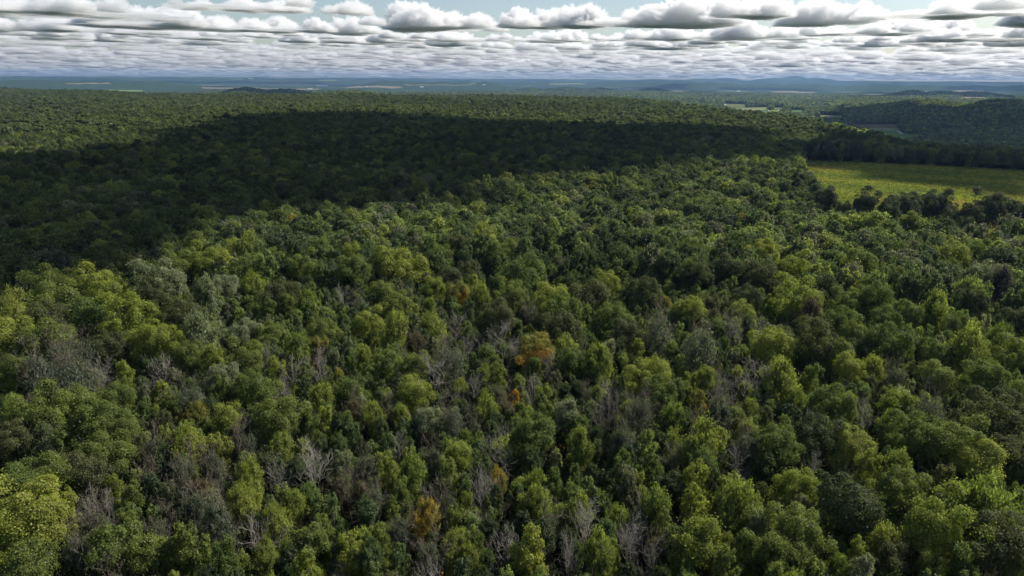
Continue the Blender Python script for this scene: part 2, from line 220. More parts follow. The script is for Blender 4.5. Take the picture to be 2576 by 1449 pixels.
(24.5,97.4,2.30,15.6,'m',1.47,957,'nearest mid-green round tree to the left of the tree with yellow-orange top'),
(-14.7,119.4,1.84,14.5,'g',0.25,960,'only thin grey-green tree close to the left of the small amber tree'),
(-7.7,131.6,1.69,14.2,'g',1.07,970,'nearest thin grey-green tree to the left of the crimson-topped sapling'),
(41.7,143.0,2.17,15.3,'r',1.34,979,'only green tree with rust-tinged top just below the scarlet-orange sapling'),
(43.0,133.9,3.80,18.9,'g',2.09,984,'only thin grey-green tree just below the scarlet-orange sapling'),
(48.6,146.8,2.86,16.8,'d',5.28,989,'second nearest bare grey dead tree to the right of the scarlet-orange sapling'),
(51.9,139.9,2.32,15.6,'y',2.13,994,'nearest yellow-green tree to the right of the scarlet-orange sapling'),
(35.9,120.5,4.26,19.9,'f',1.83,1007,'only fresh green feathery tree just below the scarlet-orange sapling'),
(48.1,129.1,2.61,16.2,'y',5.93,1014,'nearest yellow-green tree below the scarlet-orange sapling'),
(51.5,120.8,3.87,19.0,'m',5.99,1018,'second nearest mid-green round tree to the right of the scarlet-orange sapling'),
(45.4,121.5,2.76,16.6,'g',0.85,1026,'only thin grey-green tree just above the tree with yellow-orange top'),
(59.2,123.5,4.00,19.3,'o',4.84,1031,'second nearest dark green round tree to the right of the scarlet-orange sapling'),
(63.5,143.4,2.89,16.9,'f',0.25,1036,'second nearest fresh green feathery tree to the right of the scarlet-orange sapling'),
(69.1,138.6,3.80,18.9,'m',2.39,1049,'fourth nearest mid-green round tree below the dark grey twiggy tree'),
(73.4,140.2,2.60,16.2,'l',0.93,1051,'second nearest light green round tree below the dark grey twiggy tree'),
(74.7,136.1,2.40,15.8,'d',2.14,1061,'only bare grey dead tree just below the dark grey twiggy tree'),
(77.0,130.3,2.81,16.7,'f',3.69,1067,'third nearest fresh green feathery tree above the reddish-brown brushy tree'),
(65.0,120.6,3.44,18.1,'y',0.48,1075,'second nearest yellow-green tree above the reddish-brown brushy tree'),
(84.7,141.1,3.01,17.1,'l',1.40,1078,'third nearest light green round tree below the dark grey twiggy tree'),
(86.1,131.6,4.16,19.7,'g',5.98,1087,'only thin grey-green tree just above the reddish-brown brushy tree'),
(77.8,122.5,3.90,19.1,'m',5.59,1096,'third nearest mid-green round tree above the reddish-brown brushy tree'),
(84.4,127.3,3.14,17.4,'m',3.36,1099,'fourth nearest mid-green round tree above the reddish-brown brushy tree'),
(83.4,118.7,4.48,20.4,'m',2.87,1108,'second nearest mid-green round tree above the reddish-brown brushy tree'),
(85.2,113.8,4.12,19.6,'l',0.68,1113,'third nearest light green round tree above the reddish-brown brushy tree'),
(95.1,126.5,4.82,21.1,'o',5.20,1120,'fifth nearest dark green round tree above the reddish-brown brushy tree'),
(96.1,137.8,3.07,17.2,'o',3.85,1127,'fourth nearest dark green round tree above the reddish-brown brushy tree'),
(107.0,139.4,3.88,19.0,'o',0.58,1134,'sixth nearest dark green round tree above the reddish-brown brushy tree'),
(65.2,114.9,2.80,16.7,'y',5.19,1147,'nearest yellow-green tree above the reddish-brown brushy tree'),
(70.0,113.0,3.09,17.3,'f',0.25,1149,'nearest fresh green feathery tree above the reddish-brown brushy tree'),
(66.9,106.4,3.48,18.2,'m',4.93,1159,'nearest mid-green round tree above the reddish-brown brushy tree'),
(48.9,106.4,3.55,18.3,'l',2.64,1162,'nearest light green round tree to the right of the tree with yellow-orange top'),
(36.7,100.7,4.25,19.8,'f',2.83,1174,'nearest fresh green feathery tree to the right of the tree with yellow-orange top'),
(30.3,101.8,3.08,17.3,'l',1.52,1181,'nearest light green round tree to the left of the tree with yellow-orange top'),
(32.4,109.4,3.00,17.1,'l',5.31,1186,'only light green round tree just above the tree with yellow-orange top'),
(33.8,101.9,2.05,15.0,'Y',5.72,1193,'light green tree with a yellow-orange top'),
(53.7,97.8,4.60,20.6,'o',5.06,1201,'second nearest dark green round tree to the left of the reddish-brown brushy tree'),
(76.7,98.9,5.80,22.0,'f',5.71,1206,'nearest fresh green feathery tree to the right of the reddish-brown brushy tree'),
(64.7,93.5,4.67,20.8,'l',3.46,1216,'nearest light green round tree above the reddish-brown brushy tree'),
(63.7,92.4,3.20,17.5,'R',3.00,1218,'reddish-brown brushy tree near the bottom right'),
(44.5,93.9,3.71,18.7,'m',1.30,1227,'second nearest mid-green round tree to the right of the tree with yellow-orange top'),
(58.0,92.3,2.90,16.9,'f',0.25,1232,'nearest fresh green feathery tree to the left of the reddish-brown brushy tree'),
(52.5,90.9,2.37,15.7,'l',4.94,1241,'only light green round tree close to the left of the reddish-brown brushy tree'),
(56.8,89.4,2.38,15.7,'o',4.56,1248,'nearest dark green round tree to the left of the reddish-brown brushy tree'),
(61.7,88.1,2.64,16.3,'l',2.83,1255,'only light green round tree just below the reddish-brown brushy tree'),
(65.9,87.1,3.14,17.4,'m',2.50,1260,'nearest mid-green round tree to the right of the reddish-brown brushy tree'),
(72.7,90.5,4.26,19.9,'o',5.74,1271,'only dark green round tree close to the right of the reddish-brown brushy tree'),
(75.1,89.3,2.05,15.0,'f',6.09,1274,'second nearest fresh green feathery tree to the right of the reddish-brown brushy tree'),
(39.3,96.7,2.59,16.2,'p',1.57,1287,'only silvery pale green tree close to the right of the tree with yellow-orange top'),
(35.5,90.5,2.90,16.9,'m',3.88,1292,'nearest mid-green round tree below the tree with yellow-orange top'),
(39.7,90.2,2.71,16.5,'m',5.45,1298,'nearest mid-green round tree to the right of the tree with yellow-orange top'),
(28.7,92.0,3.32,17.8,'l',4.16,1304,'only light green round tree just below the tree with yellow-orange top'),
(34.3,94.8,1.40,13.6,'y',1.15,1310,'nearest yellow-green tree below the tree with yellow-orange top'),
(31.1,87.4,2.61,16.2,'m',1.93,1317,'second nearest mid-green round tree below the tree with yellow-orange top'),
(43.4,90.2,2.29,15.5,'m',2.26,1329,'third nearest mid-green round tree to the right of the tree with yellow-orange top'),
(48.8,89.0,1.86,14.6,'f',1.76,1336,'second nearest fresh green feathery tree to the left of the reddish-brown brushy tree'),
(75.0,108.7,3.07,17.3,'o',2.81,1342,'nearest dark green round tree above the reddish-brown brushy tree'),
(55.9,114.3,2.18,15.3,'d',3.61,1346,'only bare grey dead tree close to the right of the tree with yellow-orange top'),
(96.6,118.0,1.90,14.7,'p',5.91,1354,'only silvery pale green tree close to the right of the reddish-brown brushy tree'),
(95.1,119.6,3.14,17.4,'o',6.07,1358,'third nearest dark green round tree above the reddish-brown brushy tree'),
(-149.5,219.9,8.00,22.0,'m',2.06,1367,'second nearest mid-green round tree to the left of the silvery white-green crown'),
(-134.1,212.6,6.34,22.0,'l',4.98,1376,'third nearest light green round tree to the left of the silvery white-green crown'),
(-128.7,211.3,6.24,22.0,'l',5.61,1381,'second nearest light green round tree to the left of the silvery white-green crown'),
(-150.0,202.1,4.88,21.2,'y',1.54,1386,'nearest yellow-green tree to the left of the silvery white-green crown'),
(-137.7,199.9,7.55,22.0,'m',3.42,1397,'third nearest mid-green round tree to the left of the silvery white-green crown'),
(-136.8,184.0,5.37,22.0,'y',5.07,1400,'second nearest yellow-green tree to the left of the silvery white-green crown'),
(-126.0,181.9,6.06,22.0,'o',1.54,1407,'second nearest dark green round tree to the left of the silvery white-green crown'),
(-127.6,168.4,6.22,22.0,'l',5.08,1417,'only light green round tree just above the tiny rust-brown tree'),
(-118.3,167.6,6.46,22.0,'m',0.45,1425,'fourth nearest mid-green round tree to the left of the silvery white-green crown'),
(-117.9,185.5,6.45,22.0,'m',5.45,1433,'nearest mid-green round tree to the left of the silvery white-green crown'),
(-106.3,185.7,6.71,22.0,'l',0.47,1440,'nearest light green round tree below the silvery white-green crown'),
(-115.4,220.7,7.25,22.0,'p',0.06,1448,'silvery white-green crown just below the cloud shadow'),
(-114.9,213.4,3.78,18.8,'o',4.97,1452,'nearest dark green round tree below the silvery white-green crown'),
(-128.9,230.5,3.08,17.3,'l',2.94,1462,'nearest light green round tree to the left of the silvery white-green crown'),
(-92.5,204.9,5.27,22.0,'p',0.97,1467,'nearest silvery pale green tree to the right of the silvery white-green crown'),
(-112.5,245.2,5.73,22.0,'l',4.88,1472,'nearest light green round tree to the right of the silvery white-green crown'),
(-106.5,249.2,5.76,22.0,'l',0.48,1482,'second nearest light green round tree to the right of the silvery white-green crown'),
(-110.9,274.4,4.56,20.5,'l',1.09,1490,'third nearest light green round tree to the right of the silvery white-green crown'),
(-105.9,280.2,6.33,22.0,'y',0.94,1492,'only yellow-green tree close to the right of the silvery white-green crown'),
(-120.7,241.2,5.73,22.0,'m',5.16,1500,'only mid-green round tree just above the silvery white-green crown'),
(-92.2,216.4,5.04,21.6,'p',1.92,1510,'second nearest silvery pale green tree to the right of the silvery white-green crown'),
(-74.8,242.9,4.93,21.3,'m',3.23,1516,'second nearest mid-green round tree to the left of the very large round crown'),
(-75.4,272.3,4.63,20.7,'f',1.84,1520,'only fresh green feathery tree close to the left of the very large round crown'),
(-88.4,252.5,4.66,20.7,'m',0.89,1531,'second nearest mid-green round tree to the right of the silvery white-green crown'),
(-92.7,236.4,5.90,22.0,'m',0.20,1535,'nearest mid-green round tree to the right of the silvery white-green crown'),
(-84.6,219.9,4.59,20.6,'f',5.16,1544,'only fresh green feathery tree close to the right of the silvery white-green crown'),
(-72.2,208.4,5.18,21.9,'o',5.05,1551,'only dark green round tree close to the right of the silvery white-green crown'),
(-62.8,205.9,3.81,18.9,'f',5.28,1559,'only fresh green feathery tree just above the yellow-orange crown'),
(-72.6,199.8,3.35,17.9,'m',6.20,1562,'second nearest mid-green round tree above the tall silver-leaved tree'),
(-68.6,203.5,3.38,17.9,'m',1.12,1571,'third nearest mid-green round tree above the tall silver-leaved tree'),
(-101.9,167.7,4.28,19.9,'o',3.38,1575,'third nearest dark green round tree below the silvery white-green crown'),
(-96.4,172.7,3.92,19.1,'l',4.49,1587,'third nearest light green round tree below the silvery white-green crown'),
(-90.4,168.8,4.93,21.4,'l',1.55,1595,'second nearest light green round tree below the silvery white-green crown'),
(-80.9,171.2,5.63,22.0,'p',0.40,1599,'second nearest silvery pale green tree above the tall silver-leaved tree'),
(-72.1,177.5,4.19,19.7,'p',5.08,1607,'nearest silvery pale green tree above the tall silver-leaved tree'),
(-74.2,162.1,3.58,18.4,'f',1.57,1613,'only fresh green feathery tree just above the tall silver-leaved tree'),
(-65.8,160.0,3.83,18.9,'m',5.35,1620,'nearest mid-green round tree to the right of the tall silver-leaved tree'),
(-80.3,165.0,3.67,18.6,'m',0.07,1630,'only mid-green round tree close to the left of the tall silver-leaved tree'),
(-106.1,161.3,4.59,20.6,'g',2.13,1633,'fourth nearest thin grey-green tree above the tiny rust-brown tree'),
(-109.4,157.1,4.56,20.5,'g',3.05,1644,'second nearest thin grey-green tree above the tiny rust-brown tree'),
(-99.7,145.9,6.00,22.0,'g',4.06,1648,'nearest thin grey-green tree above the tiny rust-brown tree'),
(-110.3,151.1,4.47,20.3,'g',6.13,1652,'third nearest thin grey-green tree above the tiny rust-brown tree'),
(-116.2,151.0,4.17,19.7,'m',0.39,1661,'fourth nearest mid-green round tree to the left of the tiny rust-brown tree'),
(-91.8,154.0,2.89,16.8,'l',3.64,1670,'third nearest light green round tree to the left of the tree with rust-red top'),
(-83.9,154.2,3.18,17.5,'d',0.79,1675,'only bare grey dead tree close to the left of the tall silver-leaved tree'),
(-94.2,152.0,3.59,18.4,'d',6.17,1682,'only bare grey dead tree just above the tiny rust-brown tree'),
(-66.9,150.4,3.67,18.6,'p',2.50,1690,'tall silver-leaved tree on the middle left'),
(-57.7,144.0,4.12,19.6,'m',1.08,1694,'second nearest mid-green round tree to the right of the tall silver-leaved tree'),
(-53.9,154.8,3.00,17.1,'d',1.47,1701,'third nearest bare grey dead tree to the left of the yellow-orange crown'),
(-50.9,158.5,3.38,17.9,'m',1.12,1710,'third nearest mid-green round tree to the left of the yellow-orange crown'),
(-54.9,169.5,3.93,19.1,'f',3.15,1720,'third nearest fresh green feathery tree to the left of the yellow-orange crown'),
(-50.3,170.8,3.05,17.2,'r',5.78,1727,'only green tree with rust-tinged top just above the yellow-orange crown'),
(-45.4,154.9,3.61,18.4,'d',4.01,1730,'nearest bare grey dead tree to the left of the yellow-orange crown'),
(-63.7,168.1,2.18,15.3,'d',1.50,1739,'nearest bare grey dead tree to the right of the tall silver-leaved tree'),
(-41.3,155.4,2.14,15.2,'Y',4.31,1744,'yellow-orange crown low in the middle left'),
(-143.3,240.7,6.48,22.0,'o',4.48,1752,'nearest dark green round tree to the left of the silvery white-green crown'),
(-66.4,178.0,3.78,18.8,'m',3.52,1762,'nearest mid-green round tree above the tall silver-leaved tree'),
(-51.2,181.5,3.76,18.8,'m',5.76,1766,'only mid-green round tree just above the yellow-orange crown'),
(-93.6,187.7,4.95,21.4,'o',6.11,1772,'second nearest dark green round tree below the silvery white-green crown'),
(-61.8,267.0,4.76,21.0,'l',0.30,1778,'second nearest light green round tree to the left of the very large round crown'),
(-56.6,240.8,5.28,22.0,'m',4.79,1790,'nearest mid-green round tree to the left of the very large round crown'),
(-46.9,252.7,5.47,22.0,'l',5.51,1793,'nearest light green round tree to the left of the very large round crown'),
(-38.7,243.1,7.65,22.0,'l',3.21,1805,'very large round light green crown'),
(-27.7,265.1,3.87,19.0,'m',5.55,1808,'nearest mid-green round tree to the right of the very large round crown'),
(-20.7,275.2,5.32,22.0,'o',1.88,1815,'second nearest dark green round tree to the right of the very large round crown'),
(-15.6,244.1,4.05,19.4,'o',5.33,1822,'third nearest dark green round tree to the right of the very large round crown'),
(-20.3,231.5,4.09,19.5,'o',1.04,1832,'nearest dark green round tree to the right of the very large round crown'),
(-25.7,222.8,3.96,19.2,'l',4.62,1838,'nearest light green round tree to the right of the very large round crown'),
(-17.3,216.4,3.84,18.9,'r',0.53,1841,'only green tree with rust-tinged top close to the right of the very large round crown'),
(-13.2,233.7,2.75,16.6,'l',5.63,1852,'second nearest light green round tree to the right of the very large round crown'),
(-9.7,216.7,3.42,18.0,'y',3.59,1856,'second nearest yellow-green tree to the left of the green tree mottled orange-red'),
(-3.0,264.3,6.13,22.0,'m',0.98,1865,'second nearest mid-green round tree to the right of the very large round crown'),
(4.2,238.6,7.89,22.0,'m',1.37,1873,'third nearest mid-green round tree above the green tree mottled orange-red'),
(12.6,205.6,6.08,22.0,'l',4.52,1882,'second nearest light green round tree above the green tree mottled orange-red'),
(8.3,217.2,2.57,16.2,'y',0.33,1888,'only yellow-green tree just above the green tree mottled orange-red'),
(16.0,196.3,5.06,21.6,'m',2.47,1895,'nearest mid-green round tree above the green tree mottled orange-red'),
(-4.0,187.7,5.21,22.0,'o',2.19,1901,'only dark green round tree close to the left of the green tree mottled orange-red'),
(-1.2,212.7,4.19,19.7,'m',5.31,1908,'second nearest mid-green round tree above the green tree mottled orange-red'),
(-1.8,192.2,3.07,17.2,'y',4.58,1911,'nearest yellow-green tree to the left of the green tree mottled orange-red'),
(6.0,196.6,3.13,17.4,'g',3.29,1918,'only thin grey-green tree just above the green tree mottled orange-red'),
(13.4,180.1,5.40,22.0,'o',5.07,1930,'nearest dark green round tree above the green tree mottled orange-red'),
(24.3,208.6,6.19,22.0,'o',0.63,1937,'second nearest dark green round tree above the green tree mottled orange-red'),
(32.5,229.6,3.63,18.5,'l',5.73,1940,'only light green round tree close to the right of the green tree mottled orange-red'),
(29.4,192.1,4.62,20.7,'m',6.09,1950,'third nearest mid-green round tree to the right of the green tree mottled orange-red'),
(42.7,215.3,5.16,21.8,'o',5.29,1958,'second nearest dark green round tree to the right of the green tree mottled orange-red'),
(48.8,212.4,2.58,16.2,'r',4.31,1960,'only green tree with rust-tinged top just above the scarlet-orange sapling'),
(50.2,202.4,3.30,17.8,'p',2.79,1968,'only silvery pale green tree just above the scarlet-orange sapling'),
(-41.7,216.9,3.90,19.1,'m',6.10,1977,'nearest mid-green round tree below the very large round crown'),
(-35.1,202.2,4.05,19.4,'m',5.90,1984,'second nearest mid-green round tree below the very large round crown'),
(-34.4,221.6,2.65,16.3,'g',2.49,1990,'nearest thin grey-green tree below the very large round crown'),
(-53.4,217.0,2.64,16.3,'d',2.75,1999,'only bare grey dead tree close to the left of the very large round crown'),
(-47.0,206.9,2.93,17.0,'g',5.71,2003,'second nearest thin grey-green tree below the very large round crown'),
(-25.5,205.2,2.87,16.8,'f',0.75,2013,'second nearest fresh green feathery tree above the rusty brown crown left of centre'),
(-40.8,186.8,3.81,18.9,'l',3.35,2016,'third nearest light green round tree left of the rusty brown crown left of centre'),
(-31.7,177.3,4.68,20.8,'f',4.15,2025,'only fresh green feathery tree close left of the rusty brown crown left of centre'),
(-21.8,183.3,4.42,20.2,'f',1.56,2035,'nearest fresh green feathery tree above the rusty brown crown left of centre'),
(-25.3,176.0,2.87,16.8,'b',3.51,2038,'rusty brown crown left of centre'),
(-16.0,193.0,2.70,16.5,'d',3.32,2048,'second nearest bare grey dead tree right of the rusty brown crown left of centre'),
(-2.6,172.8,4.17,19.7,'d',0.13,2056,'second nearest bare grey dead tree to the left of the green tree mottled orange-red'),
(5.8,165.3,4.35,20.1,'X',6.11,2059,'green tree mottled with orange-red patches'),
(-10.4,174.6,2.30,15.6,'d',5.25,2066,'third nearest bare grey dead tree right of the rusty brown crown left of centre'),
(-5.9,166.9,2.72,16.5,'m',1.09,2073,'only mid-green round tree close to the left of the green tree mottled orange-red'),
(-14.7,160.3,4.25,19.8,'g',3.41,2081,'second nearest thin grey-green tree to the right of the rusty brown crown left of centre'),
(-36.3,162.1,3.37,17.9,'l',1.95,2092,'only light green round tree close to the right of the yellow-orange crown'),
(-31.1,160.7,3.65,18.5,'m',1.58,2098,'only mid-green round tree close to the left of the rusty brown crown left of centre'),
(-23.3,158.6,3.59,18.4,'m',2.80,2106,'only mid-green round tree just below the rusty brown crown left of centre'),
(-18.3,153.6,3.49,18.2,'d',5.08,2108,'second nearest bare grey dead tree below the rusty brown crown left of centre'),
(-42.9,173.8,2.53,16.1,'p',3.42,2117,'only silvery pale green tree just above the yellow-orange crown'),
(-35.6,148.3,3.14,17.4,'o',2.64,2121,'only dark green round tree close to the right of the yellow-orange crown'),
(5.7,158.4,2.92,16.9,'m',4.83,2132,'only mid-green round tree just below the green tree mottled orange-red'),
(14.2,170.4,3.79,18.8,'f',5.52,2136,'nearest fresh green feathery tree to the right of the green tree mottled orange-red'),
(15.2,161.5,3.63,18.5,'m',1.78,2142,'second nearest mid-green round tree to the right of the green tree mottled orange-red'),
(21.9,160.7,4.27,19.9,'f',5.68,2149,'second nearest fresh green feathery tree to the right of the green tree mottled orange-red'),
(32.5,172.4,2.83,16.7,'l',0.74,2161,'fourth nearest light green round tree to the left of the scarlet-orange sapling'),
(32.9,151.9,4.12,19.6,'l',0.08,2165,'second nearest light green round tree to the left of the scarlet-orange sapling'),
(30.0,148.6,3.43,18.0,'l',6.06,2176,'third nearest light green round tree to the left of the scarlet-orange sapling'),
(31.1,180.3,4.02,19.3,'o',4.55,2182,'nearest dark green round tree to the right of the green tree mottled orange-red'),
(39.4,177.3,5.42,22.0,'g',0.86,2188,'second nearest thin grey-green tree above the scarlet-orange sapling'),
(0.2,170.4,2.42,15.8,'d',2.35,2197,'nearest bare grey dead tree to the left of the green tree mottled orange-red'),
(-3.3,153.9,3.16,17.5,'m',1.95,2202,'only mid-green round tree just above the crimson-topped sapling'),
(10.3,160.0,2.95,17.0,'d',4.25,2211,'only bare grey dead tree just below the green tree mottled orange-red'),
(71.0,273.6,4.90,21.3,'m',3.32,2212,'only mid-green round tree close to the left of the yellow-green meadow-corner tree'),
(99.2,265.3,4.91,21.3,'l',0.78,2224,'third nearest light green round tree above the dark grey twiggy tree'),
(100.6,243.7,5.10,21.7,'l',2.82,2228,'second nearest light green round tree above the dark grey twiggy tree'),
(80.6,272.8,3.30,17.8,'m',3.39,2235,'only mid-green round tree just below the yellow-green meadow-corner tree'),
(76.0,242.1,5.90,22.0,'o',4.92,2245,'fourth nearest dark green round tree to the left of the dark grey twiggy tree'),
(63.8,236.3,5.23,22.0,'o',3.59,2247,'fifth nearest dark green round tree to the left of the dark grey twiggy tree'),
(70.9,227.2,2.79,16.6,'o',4.07,2257,'third nearest dark green round tree to the left of the dark grey twiggy tree'),
(73.1,210.2,4.36,20.1,'o',2.40,2265,'second nearest dark green round tree to the left of the dark grey twiggy tree'),
(87.9,236.9,6.37,22.0,'o',0.02,2270,'nearest dark green round tree to the left of the dark grey twiggy tree'),
(80.3,210.8,3.10,17.3,'m',3.99,2280,'only mid-green round tree close to the left of the dark grey twiggy tree'),
(86.9,205.7,6.55,22.0,'l',5.54,2288,'nearest light green round tree above the dark grey twiggy tree'),
(100.9,220.6,6.13,22.0,'o',4.57,2290,'only dark green round tree just above the dark grey twiggy tree'),
(67.7,198.7,3.73,18.7,'y',6.20,2299,'only yellow-green tree close to the left of the dark grey twiggy tree'),
(53.6,200.9,4.10,19.5,'l',3.77,2307,'only light green round tree just above the scarlet-orange sapling'),
(60.8,206.9,3.82,18.9,'o',2.57,2315,'only dark green round tree just above the scarlet-orange sapling'),
(87.6,194.7,4.20,19.7,'K',4.47,2319,'dark grey twiggy round tree'),
(92.7,189.0,4.55,20.5,'m',4.41,2327,'nearest mid-green round tree to the right of the dark grey twiggy tree'),
(112.1,209.9,5.09,21.7,'m',3.89,2335,'fourth nearest mid-green round tree to the right of the dark grey twiggy tree'),
(129.6,234.7,5.18,21.9,'m',1.24,2342,'seventh nearest mid-green round tree to the right of the dark grey twiggy tree'),
(127.3,247.0,5.36,22.0,'m',0.02,2348,'only mid-green round tree just above the dark grey twiggy tree'),
(150.6,272.7,6.57,22.0,'m',3.64,2355,'third nearest mid-green round tree to the left of the orange tree below the meadow row'),
(160.5,270.6,6.03,22.0,'o',2.11,2363,'only dark green round tree close left of the orange tree below the meadow row'),
(170.5,266.4,6.67,22.0,'y',3.67,2371,'only yellow-green tree close to the left of the orange tree below the meadow row'),
(145.5,248.3,4.44,20.3,'p',4.39,2378,'only silvery pale green tree close left of the orange tree below the meadow row'),
(163.2,254.6,3.49,18.2,'m',0.43,2385,'second nearest mid-green round tree to the left of the orange tree below the meadow row'),
(181.9,268.9,4.98,21.5,'m',1.56,2392,'nearest mid-green round tree to the left of the orange tree below the meadow row'),
(209.6,301.3,4.21,19.8,'O',1.83,2394,'orange tree below the dark row at the meadow'),
(196.2,276.5,5.19,21.9,'d',2.56,2406,'only bare grey dead tree just below the orange tree below the meadow row'),
(161.8,235.0,5.50,22.0,'p',0.98,2414,'only silvery pale green tree just below the orange tree below the meadow row'),
(161.2,221.9,5.82,22.0,'K',5.89,2421,'only dark twiggy tree just below the orange tree below the meadow row'),
(143.6,208.4,4.42,20.2,'o',1.70,2423,'nearest dark green round tree below the orange tree below the meadow row'),
(126.4,199.7,5.06,21.6,'f',4.82,2435,'nearest fresh green feathery tree below the orange tree below the meadow row'),
(102.5,207.7,3.63,18.5,'m',4.87,2436,'second nearest mid-green round tree to the right of the dark grey twiggy tree'),
(107.7,192.3,3.89,19.1,'m',2.19,2445,'fifth nearest mid-green round tree to the right of the dark grey twiggy tree'),
(117.0,197.5,4.04,19.4,'m',5.01,2453,'eighth nearest mid-green round tree to the right of the dark grey twiggy tree'),
(93.3,181.6,3.63,18.5,'m',5.49,2461,'third nearest mid-green round tree to the right of the dark grey twiggy tree'),
(66.7,167.1,5.02,21.6,'l',1.91,2467,'only light green round tree close to the left of the dark grey twiggy tree'),
(62.6,183.8,4.24,19.8,'d',5.23,2474,'second nearest bare grey dead tree to the left of the dark grey twiggy tree'),
(68.0,184.0,3.51,18.2,'d',1.07,2482,'nearest bare grey dead tree to the left of the dark grey twiggy tree'),
(47.7,167.5,5.57,22.0,'g',0.29,2489,'nearest thin grey-green tree above the scarlet-orange sapling'),
(78.6,169.2,5.19,21.9,'o',0.62,2496,'only dark green round tree just below the dark grey twiggy tree'),
(95.9,169.3,5.38,22.0,'m',2.65,2501,'sixth nearest mid-green round tree to the right of the dark grey twiggy tree'),
(75.0,168.3,3.68,18.6,'m',0.42,2509,'nearest mid-green round tree below the dark grey twiggy tree'),
(81.8,166.3,4.07,19.4,'m',0.12,2517,'second nearest mid-green round tree below the dark grey twiggy tree'),
(81.1,158.6,3.58,18.4,'l',4.46,2521,'nearest light green round tree below the dark grey twiggy tree'),
(88.4,160.2,3.30,17.8,'y',4.34,2530,'only yellow-green tree close to the right of the dark grey twiggy tree'),
(61.3,149.1,4.89,21.3,'y',3.99,2536,'second nearest yellow-green tree to the right of the scarlet-orange sapling'),
(70.3,153.8,3.08,17.3,'m',3.80,2542,'third nearest mid-green round tree below the dark grey twiggy tree'),
(91.8,155.8,2.91,16.9,'g',3.32,2549,'only thin grey-green tree close to the right of the dark grey twiggy tree'),
(90.0,169.0,3.43,18.1,'o',5.56,2557,'nearest dark green round tree to the right of the dark grey twiggy tree'),
(104.6,170.7,3.18,17.5,'o',0.43,2567,'second nearest dark green round tree to the right of the dark grey twiggy tree'),
(107.1,166.6,3.93,19.1,'m',5.22,2573,'ninth nearest mid-green round tree to the right of the dark grey twiggy tree'),
(127.4,191.1,3.60,18.4,'m',4.14,2579,'nearest mid-green round tree below the orange tree below the meadow row'),
(114.7,166.1,5.17,21.9,'f',3.21,2588,'third nearest fresh green feathery tree below the orange tree below the meadow row'),
(133.6,181.3,3.97,19.2,'f',0.31,2592,'second nearest fresh green feathery tree below the orange tree below the meadow row'),
(144.9,191.0,4.21,19.8,'o',4.10,2602,'second nearest dark green round tree below the orange tree below the meadow row'),
(126.6,165.8,4.11,19.5,'m',6.26,2608,'second nearest mid-green round tree below the orange tree below the meadow row'),
(110.1,149.9,4.44,20.3,'m',1.69,2615,'third nearest mid-green round tree below the orange tree below the meadow row'),
(98.3,151.3,3.97,19.2,'m',4.65,2621,'tenth nearest mid-green round tree to the right of the dark grey twiggy tree'),
(49.3,159.6,1.54,13.9,'R',3.52,2626,'thin scarlet-orange sapling beside a light green crown'),
(46.0,154.2,2.63,16.3,'l',3.04,2634,'nearest light green round tree to the left of the scarlet-orange sapling'),
(49.9,152.9,1.98,14.9,'d',5.44,2641,'nearest bare grey dead tree to the right of the scarlet-orange sapling'),
(54.8,150.2,4.22,19.8,'d',4.50,2648,'third nearest bare grey dead tree to the right of the scarlet-orange sapling'),
(217.2,561.1,6.98,7.0,'l',6.05,2658,'bright yellow-green tree at the meadow corner'),
(193.8,433.5,7.68,18.3,'e',1.53,2665,'first dark tree from the left in the row along the near meadow edge'),
(194.9,410.3,4.32,13.7,'e',0.19,2673,'second dark tree from the left in the row along the near meadow edge'),
(208.5,415.2,7.96,18.4,'e',3.91,2676,'third dark tree from the left in the row along the near meadow edge'),
(221.9,402.6,8.00,19.0,'e',5.83,2687,'fifth dark tree from the left in the row along the near meadow edge'),
(235.9,403.0,7.11,19.7,'e',1.56,2690,'seventh dark tree from the left in the row along the near meadow edge'),
(248.4,403.4,8.00,19.2,'e',1.19,2700,'ninth dark tree from the left in the row along the near meadow edge'),
(258.7,383.5,8.00,21.4,'e',4.60,2708,'thirteenth dark tree from the left in the row along the near meadow edge'),
(270.2,380.1,8.00,19.6,'e',6.11,2712,'fifteenth dark tree from the left in the row along the near meadow edge'),
(205.3,381.9,5.78,18.9,'e',3.65,2721,'fourth dark tree from the left in the row along the near meadow edge'),
(224.4,394.4,7.77,20.4,'e',0.93,2725,'sixth dark tree from the left in the row along the near meadow edge'),
(240.5,399.0,7.98,20.9,'e',2.88,2731,'eighth dark tree from the left in the row along the near meadow edge'),
(242.3,383.0,5.18,14.8,'e',0.87,2738,'tenth dark tree from the left in the row along the near meadow edge'),
(249.6,379.4,6.05,18.5,'e',5.61,2747,'twelfth dark tree from the left in the row along the near meadow edge'),
(266.7,385.7,8.00,20.0,'e',2.27,2757,'fourteenth dark tree from the left in the row along the near meadow edge'),
(276.9,380.3,8.00,20.4,'e',2.52,2758,'sixteenth dark tree from the left in the row along the near meadow edge'),
(238.9,364.5,4.15,14.0,'e',4.51,2770,'eleventh dark tree from the left in the row along the near meadow edge'),
(190.0,553.5,6.64,22.0,'l',4.28,2772,'only light green round tree close to the left of the yellow-green meadow-corner tree'),
(39.7,84.5,1.99,14.7,'f',0.67,2782,'second nearest fresh green feathery tree to the right of the tree with yellow-orange top'),
(98.9,163.0,1.86,12.3,'o',2.02,2786,'third nearest dark green round tree to the right of the dark grey twiggy tree'),
(10.1,81.2,2.96,15.4,'o',6.00,2793,'second nearest dark green round tree to the left of the tree with yellow-orange top'),
(63.7,139.3,2.17,13.4,'m',0.35,2804,'third nearest mid-green round tree to the right of the scarlet-orange sapling'),
(-25.7,146.2,1.54,12.6,'f',0.15,2813,'only fresh green feathery tree close to the right of the yellow-orange crown'),
